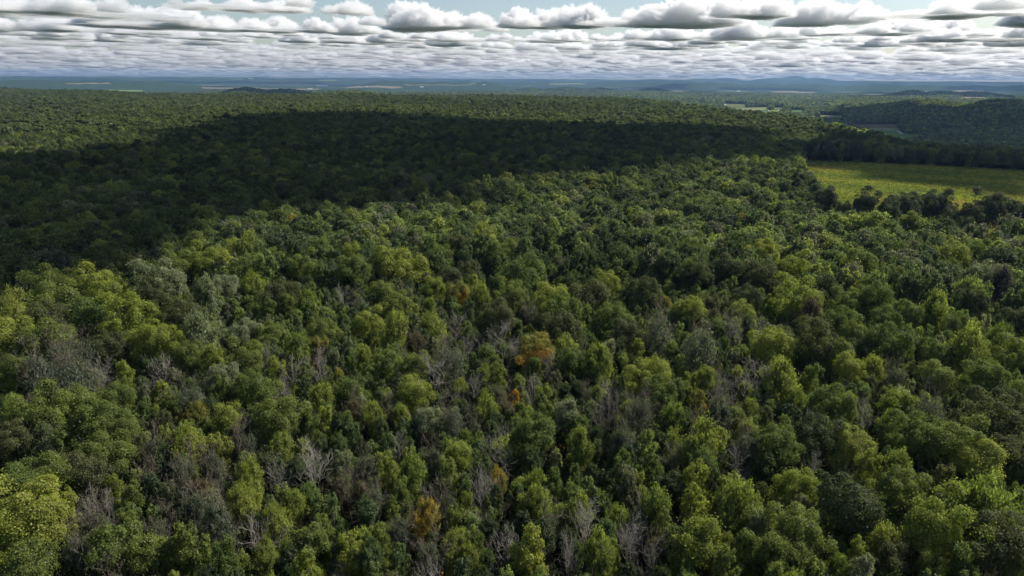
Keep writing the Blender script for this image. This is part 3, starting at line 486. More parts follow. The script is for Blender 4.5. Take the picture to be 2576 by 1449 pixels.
(-4.3,147.6,2.70,14.9,'o',1.36,2814,'nearest dark green round tree to the left of the crimson-topped sapling'),
(18.1,152.8,1.79,12.2,'g',3.11,2825,'only thin grey-green tree close to the right of the crimson-topped sapling'),
(-67.2,119.8,2.99,15.9,'g',5.12,2832,'nearest thin grey-green tree below the tree with rust-red top'),
(41.1,150.1,1.88,13.7,'m',2.78,2840,'nearest mid-green round tree to the left of the scarlet-orange sapling'),
(-53.5,147.5,2.99,13.8,'d',5.26,2842,'second nearest bare grey dead tree to the right of the tall silver-leaved tree'),
(5.6,80.0,2.71,13.5,'l',3.85,2850,'second nearest light green round tree below the small amber tree'),
(-12.8,86.4,2.46,13.6,'d',0.60,2859,'nearest bare grey dead tree below the bright orange maple'),
(38.8,137.0,1.80,13.8,'d',1.46,2866,'only bare grey dead tree just below the scarlet-orange sapling'),
(5.1,191.6,1.97,13.5,'l',2.37,2871,'nearest light green round tree above the green tree mottled orange-red'),
(-120.6,146.5,2.48,13.4,'o',6.11,2878,'third nearest dark green round tree to the left of the tiny rust-brown tree'),
(66.9,101.5,2.08,13.5,'d',5.15,2887,'only bare grey dead tree close to the left of the reddish-brown brushy tree'),
(11.4,102.7,2.68,14.7,'f',3.44,2894,'third nearest fresh green feathery tree to the right of the small amber tree'),
(91.0,138.4,2.54,15.8,'f',1.33,2903,'fifth nearest fresh green feathery tree above the reddish-brown brushy tree'),
(36.3,96.0,1.53,12.8,'o',1.62,2908,'nearest dark green round tree below the tree with yellow-orange top'),
(3.0,148.9,1.88,12.1,'f',3.73,2913,'nearest fresh green feathery tree to the right of the crimson-topped sapling'),
(-24.7,149.8,2.87,15.7,'o',6.24,2919,'only dark green round tree just below the rusty brown crown left of centre'),
(-10.3,79.5,2.80,14.8,'d',0.10,2926,'second nearest bare grey dead tree below the bright orange maple'),
(-22.8,168.0,2.09,13.4,'d',5.39,2935,'nearest bare grey dead tree below the rusty brown crown left of centre'),
(-52.5,164.6,2.56,14.1,'m',5.58,2946,'second nearest mid-green round tree to the left of the yellow-orange crown'),
(-50.8,150.6,1.82,12.2,'f',3.64,2948,'second nearest fresh green feathery tree to the left of the yellow-orange crown'),
(22.4,93.8,1.62,13.2,'b',2.51,2960,'only brownish thin tree close to the left of the tree with yellow-orange top'),
(67.1,79.1,2.74,13.5,'o',4.76,2962,'only dark green round tree just below the reddish-brown brushy tree'),
(-7.9,162.1,2.52,14.6,'o',4.98,2968,'second nearest dark green round tree to the left of the crimson-topped sapling'),
(56.7,156.6,1.98,12.5,'f',0.10,2976,'nearest fresh green feathery tree to the right of the scarlet-orange sapling'),
(-37.9,181.5,2.32,13.7,'l',5.50,2986,'second nearest light green round tree left of the rusty brown crown left of centre'),
(51.7,102.8,2.55,14.8,'l',0.36,2992,'second nearest light green round tree to the right of the tree with yellow-orange top'),
(-14.0,177.9,1.88,13.5,'m',1.60,2996,'second nearest mid-green round tree to the right of the rusty brown crown left of centre'),
(-48.6,85.2,1.91,13.3,'l',2.91,3009,'second nearest light green round tree right of the big crown at the left edge'),
(-21.1,163.7,2.43,13.8,'g',1.91,3010,'second nearest thin grey-green tree below the rusty brown crown left of centre'),
(47.5,140.8,1.61,12.0,'b',0.22,3017,'only brownish thin tree just below the scarlet-orange sapling'),
(-104.0,139.5,2.17,13.2,'g',3.30,3025,'only thin grey-green tree close to the left of the tiny rust-brown tree'),
(28.9,156.1,2.13,13.6,'o',0.27,3033,'third nearest dark green round tree to the left of the scarlet-orange sapling'),
(40.4,111.4,2.54,14.7,'o',4.90,3041,'only dark green round tree just above the tree with yellow-orange top'),
(114.8,144.2,2.06,13.7,'m',0.57,3045,'fifth nearest mid-green round tree above the reddish-brown brushy tree'),
(-25.3,138.9,2.31,15.2,'g',3.14,3053,'only thin grey-green tree close to the right of the yellow-orange crown'),
(-97.8,135.9,1.55,12.6,'o',4.68,3064,'nearest dark green round tree to the left of the tiny rust-brown tree'),
(-60.2,75.4,2.59,14.3,'g',5.13,3067,'only thin grey-green tree just below the big crown at the left edge'),
(101.3,127.0,1.50,12.5,'f',4.16,3076,'fourth nearest fresh green feathery tree above the reddish-brown brushy tree'),
(62.0,111.9,2.02,12.7,'g',2.07,3082,'only thin grey-green tree close to the left of the reddish-brown brushy tree'),
(-10.8,104.4,1.87,14.4,'g',6.09,3092,'only thin grey-green tree close to the right of the bright orange maple'),
(42.7,118.6,2.19,15.3,'d',3.99,3095,'nearest bare grey dead tree above the tree with yellow-orange top'),
(-57.1,158.5,2.85,15.2,'l',0.38,3107,'only light green round tree close to the right of the tall silver-leaved tree'),
(87.1,150.9,2.60,13.3,'m',3.71,3110,'fifth nearest mid-green round tree below the dark grey twiggy tree'),
(-9.2,190.2,2.61,13.0,'d',2.69,3120,'third nearest bare grey dead tree to the left of the green tree mottled orange-red'),
(-0.3,156.3,1.60,12.0,'g',3.52,3126,'only thin grey-green tree just above the crimson-topped sapling'),
(80.0,152.7,1.80,11.9,'g',6.09,3131,'only thin grey-green tree just below the dark grey twiggy tree'),
(-18.2,178.3,1.53,12.5,'m',3.43,3140,'nearest mid-green round tree to the right of the rusty brown crown left of centre'),
(-34.2,83.9,2.37,13.2,'f',1.25,3147,'only fresh green feathery tree just below the wide pale snag'),
(2.0,79.4,1.72,11.8,'o',2.66,3155,'third nearest dark green round tree below the bright orange maple'),
(-18.8,80.7,2.05,14.4,'l',0.44,3159,'second nearest light green round tree below the bright orange maple'),
(28.1,110.0,2.53,15.1,'o',4.67,3169,'nearest dark green round tree to the left of the tree with yellow-orange top'),
(-9.1,149.1,2.82,15.9,'d',6.11,3171,'only bare grey dead tree close to the left of the crimson-topped sapling'),
(20.2,84.8,1.68,13.1,'f',1.58,3178,'only fresh green feathery tree just below the tree with yellow-orange top'),
(43.8,183.4,2.28,14.2,'o',0.95,3186,'nearest dark green round tree to the left of the scarlet-orange sapling'),
(37.9,78.5,1.67,11.5,'o',5.37,3198,'second nearest dark green round tree below the tree with yellow-orange top'),
(-0.9,140.6,2.96,14.8,'b',0.28,3204,'only brownish thin tree close to the left of the crimson-topped sapling'),
(89.9,121.8,2.21,14.6,'f',0.57,3212,'second nearest fresh green feathery tree above the reddish-brown brushy tree'),
(30.5,120.7,2.36,14.9,'d',3.22,3217,'second nearest bare grey dead tree above the tree with yellow-orange top'),
(120.9,148.7,2.85,15.6,'g',2.33,3222,'only thin grey-green tree just below the orange tree below the meadow row'),
(54.0,135.3,2.70,15.3,'o',0.25,3231,'nearest dark green round tree to the right of the scarlet-orange sapling'),
(-59.8,81.4,2.05,14.7,'o',0.21,3239,'only dark green round tree just below the big crown at the left edge'),
(-31.8,165.6,1.72,13.3,'l',0.81,3244,'nearest light green round tree to the left of the rusty brown crown left of centre'),
(49.5,156.7,1.86,14.5,'g',4.79,3251,'only thin grey-green tree close to the right of the scarlet-orange sapling'),
(-17.9,140.5,1.60,12.0,'o',0.15,3259,'third nearest dark green round tree to the left of the crimson-topped sapling'),
(-88.2,147.2,1.77,13.7,'o',1.70,3264,'nearest dark green round tree above the tiny rust-brown tree'),
(-43.4,75.7,2.32,14.1,'d',5.03,3269,'third nearest bare grey dead tree right of the big crown at the left edge'),
(-1.9,129.5,2.37,13.6,'d',1.90,3282,'only bare grey dead tree just below the crimson-topped sapling'),
(47.5,136.3,2.37,15.1,'m',2.41,3288,'only mid-green round tree just below the scarlet-orange sapling'),
(28.9,140.0,2.79,14.8,'g',1.64,3295,'nearest thin grey-green tree to the left of the scarlet-orange sapling'),
(39.3,153.6,2.37,13.7,'m',0.82,3303,'second nearest mid-green round tree to the left of the scarlet-orange sapling'),
(49.5,111.7,1.86,13.2,'o',2.39,3304,'second nearest dark green round tree to the right of the tree with yellow-orange top'),
(-61.5,92.5,1.61,11.7,'g',5.37,3313,'third nearest thin grey-green tree to the right of the big crown at the left edge'),
(9.2,185.1,1.87,13.3,'m',0.59,3324,'nearest mid-green round tree to the right of the green tree mottled orange-red'),
(-28.6,83.1,1.65,13.9,'d',1.54,3329,'second nearest bare grey dead tree to the left of the bright orange maple'),
(-45.8,117.2,2.31,14.7,'o',1.29,3334,'only dark green round tree close to the left of the wide pale snag'),
(60.3,79.7,1.78,14.0,'f',3.20,3342,'only fresh green feathery tree just below the reddish-brown brushy tree'),
(-17.3,175.2,1.99,12.0,'d',6.01,3350,'nearest bare grey dead tree to the right of the rusty brown crown left of centre'),
(-45.7,160.9,1.96,13.6,'m',3.02,3354,'nearest mid-green round tree to the left of the yellow-orange crown'),
(90.6,110.8,2.12,12.4,'m',4.10,3363,'second nearest mid-green round tree to the right of the reddish-brown brushy tree'),
(34.3,78.7,1.63,13.4,'d',3.29,3371,'only bare grey dead tree just below the tree with yellow-orange top'),
(-6.2,79.5,2.30,12.7,'o',4.52,3380,'second nearest dark green round tree below the bright orange maple'),
(3.6,76.1,1.55,11.9,'f',3.65,3385,'second nearest fresh green feathery tree below the bright orange maple'),
(-25.5,87.2,1.95,12.0,'d',3.36,3394,'nearest bare grey dead tree to the left of the bright orange maple'),
(25.4,81.8,2.72,15.7,'y',6.22,3400,'second nearest yellow-green tree below the tree with yellow-orange top'),
(4.2,112.9,2.83,13.6,'f',0.99,3404,'nearest fresh green feathery tree to the right of the small amber tree'),
(76.9,86.1,2.64,14.0,'f',2.44,3411,'third nearest fresh green feathery tree to the right of the reddish-brown brushy tree'),
(-12.0,155.1,2.47,13.1,'f',0.61,3418,'second nearest fresh green feathery tree to the left of the crimson-topped sapling'),
(31.6,168.4,2.12,13.3,'o',0.79,3423,'second nearest dark green round tree to the left of the scarlet-orange sapling'),
(44.4,109.7,2.51,13.1,'o',0.27,3436,'nearest dark green round tree to the right of the tree with yellow-orange top'),
(-56.2,128.4,1.66,14.0,'o',5.02,3441,'only dark green round tree close to the right of the tree with rust-red top'),
(-47.8,82.1,2.07,12.5,'l',1.97,3446,'third nearest light green round tree right of the big crown at the left edge'),
(-108.4,131.5,1.67,12.7,'d',2.00,3453,'only bare grey dead tree close to the left of the tiny rust-brown tree'),
(7.6,138.5,2.03,14.6,'m',2.04,3463,'only mid-green round tree close to the right of the crimson-topped sapling'),
(-101.3,155.4,2.90,14.4,'o',3.27,3465,'second nearest dark green round tree above the tiny rust-brown tree'),
(-17.4,84.8,2.86,13.7,'o',3.30,3473,'nearest dark green round tree below the bright orange maple'),
(-36.4,79.0,2.24,15.0,'g',1.99,3484,'only thin grey-green tree just below the wide pale snag'),
(-53.1,82.2,2.50,13.3,'y',2.04,3488,'nearest yellow-green tree to the right of the big crown at the left edge'),
(-17.8,166.9,2.98,16.2,'g',3.60,3496,'nearest thin grey-green tree to the right of the rusty brown crown left of centre'),
(-73.1,140.0,2.72,15.5,'m',6.15,3503,'second nearest mid-green round tree to the left of the tree with rust-red top'),
(-14.4,186.5,2.29,12.7,'g',2.85,3509,'third nearest thin grey-green tree to the right of the rusty brown crown left of centre'),
(103.1,132.5,2.26,14.0,'f',5.83,3517,'sixth nearest fresh green feathery tree above the reddish-brown brushy tree'),
(18.9,138.2,1.51,13.6,'d',5.12,3521,'second nearest bare grey dead tree to the right of the crimson-topped sapling'),
(-80.4,149.1,1.97,14.1,'d',5.79,3534,'only bare grey dead tree close to the left of the tree with rust-red top'),
(40.6,123.8,2.88,16.3,'l',0.35,3535,'only light green round tree just below the scarlet-orange sapling'),
(15.8,94.6,1.81,12.7,'l',3.29,3546,'second nearest light green round tree to the left of the tree with yellow-orange top'),
(90.0,126.1,1.80,14.3,'l',5.36,3551,'second nearest light green round tree above the reddish-brown brushy tree'),
(-9.3,129.3,1.97,12.6,'f',4.92,3561,'only fresh green feathery tree just above the small amber tree'),
(-69.3,127.4,2.26,14.3,'l',3.60,3565,'nearest light green round tree to the left of the tree with rust-red top'),
(-27.3,117.0,2.18,14.2,'g',2.27,3576,'only thin grey-green tree close to the right of the wide pale snag'),
(60.8,129.3,2.93,16.3,'d',4.04,3580,'fourth nearest bare grey dead tree to the right of the scarlet-orange sapling'),
(61.8,175.7,2.65,13.3,'m',1.93,3588,'nearest mid-green round tree to the right of the scarlet-orange sapling'),
(-56.3,84.3,2.06,14.0,'g',6.15,3595,'fourth nearest thin grey-green tree to the right of the big crown at the left edge'),
(-80.5,114.1,2.79,16.3,'o',3.19,3598,'nearest dark green round tree below the tiny rust-brown tree'),
(71.6,128.5,1.55,12.1,'o',0.93,3610,'second nearest dark green round tree above the reddish-brown brushy tree'),
(21.2,106.3,2.13,12.4,'d',1.39,3613,'second nearest bare grey dead tree to the left of the tree with yellow-orange top'),
(-27.7,166.8,2.98,14.2,'g',5.69,3620,'nearest thin grey-green tree below the rusty brown crown left of centre'),
(18.2,102.4,2.59,13.7,'f',4.81,3631,'second nearest fresh green feathery tree to the left of the tree with yellow-orange top'),
(55.2,109.2,1.86,12.8,'o',3.89,3639,'third nearest dark green round tree to the right of the tree with yellow-orange top')]


# ------------------------------------------------------------------ helpers
def prop(o, label=None, cat=None, group=None, kind=None):
    for k, v in (('label', label), ('category', cat), ('group', group), ('kind', kind)):
        if v:
            o[k] = v
    return o

def mesh_np(name, verts, faces, mat=None, smooth=False):
    """faces: int array (n,3) or (n,4)"""
    verts = np.asarray(verts, np.float32)
    faces = np.asarray(faces, np.int32)
    me = bpy.data.meshes.new(name)
    n, k = faces.shape
    me.vertices.add(len(verts))
    me.vertices.foreach_set('co', verts.ravel())
    me.loops.add(n * k)
    me.loops.foreach_set('vertex_index', faces.ravel())
    me.polygons.add(n)
    me.polygons.foreach_set('loop_start', np.arange(0, n * k, k, dtype=np.int32))
    me.polygons.foreach_set('loop_total', np.full(n, k, np.int32))
    if smooth:
        me.polygons.foreach_set('use_smooth', np.ones(n, bool))
    me.update(calc_edges=True)
    if mat:
        me.materials.append(mat)
    return me

def link(name, me, parent=None, loc=(0, 0, 0)):
    o = bpy.data.objects.new(name, me)
    COL.objects.link(o)
    o.location = loc
    if parent:
        o.parent = parent
    return o

class Nodes:
    def __init__(self, name):
        self.m = bpy.data.materials.new(name)
        self.m.use_nodes = True
        self.t = self.m.node_tree
        self.t.nodes.clear()
        self.out = self.n('OutputMaterial')
    def n(self, typ, **kw):
        nd = self.t.nodes.new('ShaderNode' + typ)
        for k, v in kw.items():
            setattr(nd, k, v)
        return nd
    def l(self, a, b):
        self.t.links.new(a, b)
    def val(self, sock, v):
        if hasattr(v, 'is_output') or isinstance(v, bpy.types.NodeSocket):
            self.l(v, sock)
        else:
            sock.default_value = v
    def math(self, op, a, b=0.0, c=None):
        nd = self.n('Math', operation=op)
        self.val(nd.inputs[0], a); self.val(nd.inputs[1], b)
        if c is not None: self.val(nd.inputs[2], c)
        return nd.outputs[0]
    def mix(self, f, a, b, blend='MIX'):
        nd = self.n('Mix', data_type='RGBA', blend_type=blend)
        self.val(nd.inputs[0], f); self.val(nd.inputs[6], a); self.val(nd.inputs[7], b)
        return nd.outputs[2]
    def noise(self, vec, scale, detail=2.0, rough=0.5):
        nd = self.n('TexNoise')
        if vec is not None: self.l(vec, nd.inputs['Vector'])
        nd.inputs['Scale'].default_value = scale
        nd.inputs['Detail'].default_value = detail
        nd.inputs['Roughness'].default_value = rough
        return nd.outputs['Fac']
    def ramp(self, f, lo, hi, a=0.0, b=1.0):
        nd = self.n('MapRange')
        self.val(nd.inputs[0], f)
        nd.inputs[1].default_value = lo; nd.inputs[2].default_value = hi
        nd.inputs[3].default_value = a; nd.inputs[4].default_value = b
        return nd.outputs[0]

def c4(c, a=1.0):
    return (c[0], c[1], c[2], a)

def leaf_material(name, source):
    """Leaves: colour from the object (single trees) or from the planted point (forest mass)."""
    N = Nodes(name)
    tc = N.n('TexCoord')
    oi = N.n('ObjectInfo')
    if source == 'object':
        col, alpha = oi.outputs['Color'], oi.outputs['Alpha']
    else:
        at = N.n('Attribute', attribute_type='INSTANCER', attribute_name='tint')
        col, alpha = at.outputs['Color'], at.outputs['Alpha']
    geo = N.n('NewGeometry')
    rnd = geo.outputs['Random Per Island']
    # leaf-to-leaf and bough-to-bough variation
    v = N.ramp(rnd, 0, 1, 0.72, 1.62)
    big = N.ramp(N.noise(tc.outputs['Object'], 0.45, 2.0), 0.3, 0.7, 0.75, 1.28)
    v = N.math('MULTIPLY', v, big)
    hsv = N.n('HueSaturation')
    N.l(col, hsv.inputs['Color'])
    N.l(N.ramp(rnd, 0, 1, 0.485, 0.512), hsv.inputs['Hue'])
    N.l(v, hsv.inputs['Value'])
    # turning leaves on some boughs (alpha = how much of the crown has turned)
    nz = N.noise(tc.outputs['Object'], 0.38, 1.5)
    nz = N.math('ADD', nz, N.ramp(rnd, 0, 1, -0.07, 0.07))
    thr = N.ramp(alpha, 0, 1, 0.80, 0.22)
    turn = N.ramp(N.math('SUBTRACT', nz, thr), -0.015, 0.03)
    aut = N.mix(oi.outputs['Random'], (0.44, 0.20, 0.035, 1), (0.44, 0.30, 0.045, 1))
    aut = N.mix(N.ramp(rnd, 0, 1, 0, 0.8), aut, (0.30, 0.22, 0.035, 1))
    base = N.mix(turn, hsv.outputs['Color'], aut)
    d = N.n('BsdfDiffuse'); N.l(base, d.inputs[0])
    tcol = N.mix(0.55, base, (0.9, 1.0, 0.35, 1), 'MULTIPLY')
    tcol = N.mix(1.0, tcol, (2.0, 2.0, 2.0, 1), 'MULTIPLY')
    tr = N.n('BsdfTranslucent'); N.l(tcol, tr.inputs[0])
    gl = N.n('BsdfGlossy'); gl.inputs['Roughness'].default_value = 0.5
    gl.inputs[0].default_value = (0.9, 0.95, 0.95, 1)
    m1 = N.n('MixShader'); m1.inputs[0].default_value = 0.42
    N.l(d.outputs[0], m1.inputs[1]); N.l(tr.outputs[0], m1.inputs[2])
    m2 = N.n('MixShader'); m2.inputs[0].default_value = 0.012
    N.l(m1.outputs[0], m2.inputs[1]); N.l(gl.outputs[0], m2.inputs[2])
    N.l(m2.outputs[0], N.out.inputs[0])
    return N.m

def bark_material(name, a, b):
    N = Nodes(name)
    tc = N.n('TexCoord'); oi = N.n('ObjectInfo')
    f = N.noise(tc.outputs['Object'], 2.2, 3.0)
    col = N.mix(f, c4(a), c4(b))
    col = N.mix(N.ramp(oi.outputs['Random'], 0, 1, 0.0, 0.35), col, (0.10, 0.085, 0.072, 1))
    d = N.n('BsdfDiffuse'); N.l(col, d.inputs[0])
    N.l(d.outputs[0], N.out.inputs[0])
    return N.m

def flat_material(name, a, b, scale, rough=0.9, detail=4.0):
    N = Nodes(name)
    tc = N.n('TexCoord')
    f = N.ramp(N.noise(tc.outputs['Object'], scale, detail, 0.6), 0.3, 0.7)
    d = N.n('BsdfDiffuse'); N.l(N.mix(f, c4(a), c4(b)), d.inputs[0])
    N.l(d.outputs[0], N.out.inputs[0])
    return N.m

LEAF = leaf_material('leaves', 'object')
LEAF_MASS = leaf_material('leaves_mass', 'point')
BARK = bark_material('bark', (0.055, 0.042, 0.032), (0.13, 0.11, 0.09))
DEADBARK = bark_material('dead_bark', (0.29, 0.27, 0.235), (0.46, 0.43, 0.375))
TWIG = bark_material('twig_bark', (0.145, 0.122, 0.09), (0.25, 0.215, 0.17))

# ------------------------------------------------------------------ terrain
def ss(a, b, v):
    t = np.clip((v - a) / (b - a), 0, 1)
    return t * t * (3 - 2 * t)

def sdist(x, y, P):
    x = np.asarray(x, float); y = np.asarray(y, float)
    d = np.full(x.shape, 1e18); ins = np.zeros(x.shape, bool)
    for i in range(len(P)):
        ax, ay = P[i]; bx, by = P[(i + 1) % len(P)]
        ex, ey = bx - ax, by - ay
        t = np.clip(((x - ax) * ex + (y - ay) * ey) / (ex * ex + ey * ey + 1e-9), 0, 1)
        d = np.minimum(d, (x - ax - t * ex) ** 2 + (y - ay - t * ey) ** 2)
        c = (ay > y) != (by > y)
        c &= x < (bx - ax) * (y - ay) / (by - ay + 1e-12) + ax
        ins ^= c
    return np.where(ins, -1, 1) * np.sqrt(d)

def terrain(x, y):
    x = np.asarray(x, float); y = np.asarray(y, float); D = np.hypot(x, y)
    und = 3.5 * ss(700, 1500, D) * (np.sin(x / 190 + 1.) * np.sin(y / 260 + .5) + .6 * np.sin(x / 83 + y / 131))
    v = -80 - 45 * ss(5000, 14000, D) + 7 * np.sin(x / 610 + 2) * np.sin(y / 740) + 4 * np.sin(x / 270 + y / 390)
    g = np.zeros_like(x)
    for hx, hy, hh, sl, sd, an in HILLS:
        dx = x - hx; dy = y - hy
        ca, sa = math.cos(an), math.sin(an)
        e = ((dx * ca - dy * sa) / sl) ** 2 / 2 + ((dx * sa + dy * ca) / sd) ** 2 / 2
        g = np.maximum(g, hh * np.exp(-e))
    s = ss(-10, 300, sdist(x, y, PLATEAU))
    return und * (1 - s) + (v + g) * s

RNG = np.random.default_rng(11)

def build_ground():
    az = np.radians(np.concatenate([np.arange(-180, -52, 4.0), np.arange(-52, 52, 0.13), np.arange(52, 180, 4.0)]))
    r = np.concatenate([[0.01], np.geomspace(20, 33500, 240)])
    A, Rr = np.meshgrid(az, r)
    X = np.sin(A) * Rr; Y = np.cos(A) * Rr
    Z = terrain(X, Y)
    # distant woods: uneven canopy relief of the far country itself
    D = np.hypot(X, Y)
    Z = Z + ss(6500, 9000, D) * 9.0
    na, nr = len(az), len(r)
    idx = np.arange(na * nr).reshape(nr, na)
    a = idx[:-1, :]; b = idx[1:, :]
    a2 = np.roll(a, -1, 1); b2 = np.roll(b, -1, 1)
    F = np.stack([a, b, b2, a2], -1).reshape(-1, 4)[:, ::-1]
    N = Nodes('land')
    geo = N.n('NewGeometry')
    sep = N.n('SeparateXYZ'); N.l(geo.outputs['Position'], sep.inputs[0])
    pos = geo.outputs['Position']
    soil = N.mix(N.noise(pos, 0.35, 4.0), (0.016, 0.013, 0.008, 1), (0.030, 0.026, 0.015, 1))
    wood = N.mix(N.ramp(N.noise(pos, 0.02, 5.0, 0.75), 0.35, 0.65), (0.016, 0.032, 0.012, 1), (0.050, 0.072, 0.026, 1))
    wood = N.mix(N.ramp(N.noise(pos, 0.0011, 3.0), 0.35, 0.65, 0.0, 0.5), wood, (0.035, 0.06, 0.022, 1))
    # open farmland in the far lowlands
    vor = N.n('TexVoronoi', feature='F1'); N.l(pos, vor.inputs['Vector']); vor.inputs['Scale'].default_value = 0.0026
    sp = N.n('SeparateColor'); N.l(vor.outputs['Color'], sp.inputs[0])
    farm = N.mix(sp.outputs[0], (0.26, 0.22, 0.13, 1), (0.12, 0.17, 0.05, 1))
    low = N.ramp(sep.outputs[2], -104.0, -112.0)
    pick = N.ramp(sp.outputs[1], 0.74, 0.76)
    reg = N.ramp(N.noise(pos, 0.00035, 2.0), 0.47, 0.53)
    fm = N.math('MULTIPLY', N.math('MULTIPLY', low, pick), reg)
    far = N.mix(fm, wood, farm)
    ln = N.n('VectorMath', operation='LENGTH'); N.l(pos, ln.inputs[0])
    grass = N.mix(N.noise(pos, 0.01, 4.0), (0.07, 0.10, 0.03, 1), (0.12, 0.14, 0.05, 1))
    soil = N.mix(N.ramp(sep.outputs[2], -20.0, -45.0), soil, grass)
    col = N.mix(N.ramp(ln.outputs['Value'], 5200, 7500), soil, far)
    d = N.n('BsdfDiffuse'); N.l(col, d.inputs[0])
    bump = N.n('Bump'); bump.inputs['Strength'].default_value = 0.9; bump.inputs['Distance'].default_value = 9.0
    N.l(N.noise(pos, 0.03, 4.0, 0.7), bump.inputs['Height'])
    N.l(bump.outputs[0], d.inputs['Normal'])
    N.l(d.outputs[0], N.out.inputs[0])
    me = mesh_np('ground', np.stack([X, Y, Z], -1).reshape(-1, 3), F, N.m, True)
    o = link('ground', me)
    prop(o, kind='structure')

build_ground()

def drape(name, poly, mat, lift, cell, edge=0.0):
    """A sheet over the terrain inside a polygon, as a fine grid clipped to the outline."""
    P = np.array(poly, float)
    x0, y0 = P.min(0); x1, y1 = P.max(0)
    nx = max(3, int((x1 - x0) / cell)); ny = max(3, int((y1 - y0) / cell))
    xs = np.linspace(x0, x1, nx + 1); ys = np.linspace(y0, y1, ny + 1)
    X, Y = np.meshgrid(xs, ys)
    S = sdist(X, Y, poly)
    c = cell * 0.75
    ok = S < c
    # snap the rim vertices on to the outline
    idx = np.arange(X.size).reshape(X.shape)
    q = np.stack([idx[:-1, :-1], idx[:-1, 1:], idx[1:, 1:], idx[1:, :-1]], -1).reshape(-1, 4)
    cx = X.ravel()[q].mean(1); cyy = Y.ravel()[q].mean(1)
    q = q[sdist(cx, cyy, poly) < 0]
    Z = terrain(X, Y) + lift
    used = np.unique(q); mp = np.zeros(X.size, int); mp[used] = np.arange(len(used))
    V = np.stack([X.ravel(), Y.ravel(), Z.ravel()], -1)[used]
    o = link(name, mesh_np(name, V, mp[q], mat, True))
    prop(o, kind='structure')
    return o

# the meadow on the plateau
def meadow_material():
    N = Nodes('meadow')
    geo = N.n('NewGeometry'); pos = geo.outputs['Position']
    g = N.mix(N.ramp(N.noise(pos, 0.22, 4.0, 0.7), 0.3, 0.7), (0.095, 0.115, 0.022, 1), (0.19, 0.20, 0.045, 1))
    y = N.ramp(N.noise(pos, 0.028, 4.0, 0.65), 0.50, 0.68)
    g = N.mix(N.math('MULTIPLY', y, 0.75), g, (0.25, 0.215, 0.045, 1))
    r = N.ramp(N.noise(pos, 0.017, 3.0, 0.7), 0.62, 0.74)
    g = N.mix(N.math('MULTIPLY', r, 0.4), g, (0.15, 0.075, 0.03, 1))
    d = N.n('BsdfDiffuse'); N.l(g, d.inputs[0])
    b = N.n('Bump'); b.inputs['Strength'].default_value = 1.0; b.inputs['Distance'].default_value = 1.2
    N.l(N.noise(pos, 0.5, 4.0, 0.7), b.inputs['Height']); N.l(b.outputs[0], d.inputs['Normal'])
    N.l(d.outputs[0], N.out.inputs[0])
    return N.m
drape('meadow', MEADOW, meadow_material(), 0.25, 4.0)

FCOL = {'lime': ((0.17, 0.24, 0.05), (0.13, 0.19, 0.045)), 'olive': ((0.15, 0.16, 0.07), (0.11, 0.12, 0.055)),
        'pale': ((0.21, 0.22, 0.10), (0.16, 0.18, 0.08)), 'green': ((0.10, 0.17, 0.05), (0.07, 0.13, 0.045)),
        'brown': ((0.16, 0.12, 0.09), (0.12, 0.095, 0.07)), 'tan': ((0.24, 0.20, 0.13), (0.18, 0.155, 0.10))}
FMAT = {k: flat_material('field_' + k, a, b, 0.012) for k, (a, b) in FCOL.items()}
for col, poly in FIELDS:
    d = math.hypot(*poly[0])
    drape('field', poly, FMAT[col], 1.5 if d < 6500 else 13.0, max(12.0, d / 260))

def build_road(pts, width):
    P = []
    for (ax, ay), (bx, by) in zip(pts[:-1], pts[1:]):
        for k in range(20):
            P.append((ax + (bx - ax) * k / 20, ay + (by - ay) * k / 20))
    P.append(pts[-1])
    P = np.array(P, float)
    T = np.gradient(P, axis=0); T /= np.linalg.norm(T, axis=1)[:, None]
    Nn = np.stack([-T[:, 1], T[:, 0]], -1) * width / 2
    A = P + Nn; B = P - Nn
    V = np.concatenate([np.c_[A, terrain(A[:, 0], A[:, 1]) + 2.0], np.c_[B, terrain(B[:, 0], B[:, 1]) + 2.0]])
    n = len(P); i = np.arange(n - 1)
    o = link('road', mesh_np('road', V, np.stack([i, i + n, i + n + 1, i + 1], -1), ROADMAT))
    prop(o, kind='structure')
ROADMAT = flat_material('gravel_road', (0.42, 0.40, 0.36), (0.34, 0.32, 0.29), 0.05)
for k, pts in enumerate(ROADS):
    build_road(pts, 9.0 if k in (0, 1, 3) else 7.0)

# ------------------------------------------------------------------ tree parts
def tube(path, radii, sides=5):
    path = np.asarray(path, float)
    n = len(path)
    T = np.gradient(path, axis=0); T /= np.linalg.norm(T, axis=1)[:, None] + 1e-9
    ref = np.where(np.abs(T[:, 2:3]) > 0.9, np.array([[1., 0, 0]]), np.array([[0, 0, 1.]]))
    A = np.cross(T, ref); A /= np.linalg.norm(A, axis=1)[:, None] + 1e-9
    B = np.cross(T, A)
    an = np.arange(sides) * 2 * math.pi / sides
    V = (path[:, None, :] + np.asarray(radii)[:, None, None] * (A[:, None, :] * np.cos(an)[None, :, None] + B[:, None, :] * np.sin(an)[None, :, None])).reshape(-1, 3)
    i = np.arange(n - 1)[:, None] * sides; j = np.arange(sides)[None, :]; j2 = (j + 1) % sides
    F = np.stack([i + j, i + j2, i + sides + j2, i + sides + j], -1).reshape(-1, 4)
    return V, F

class Acc:
    def __init__(self): self.v = []; self.f = []; self.n = 0
    def add(self, V, F):
        self.v.append(V); self.f.append(F + self.n); self.n += len(V)
    def mesh(self, name, mat):
        return mesh_np(name, np.concatenate(self.v), np.concatenate(self.f), mat)

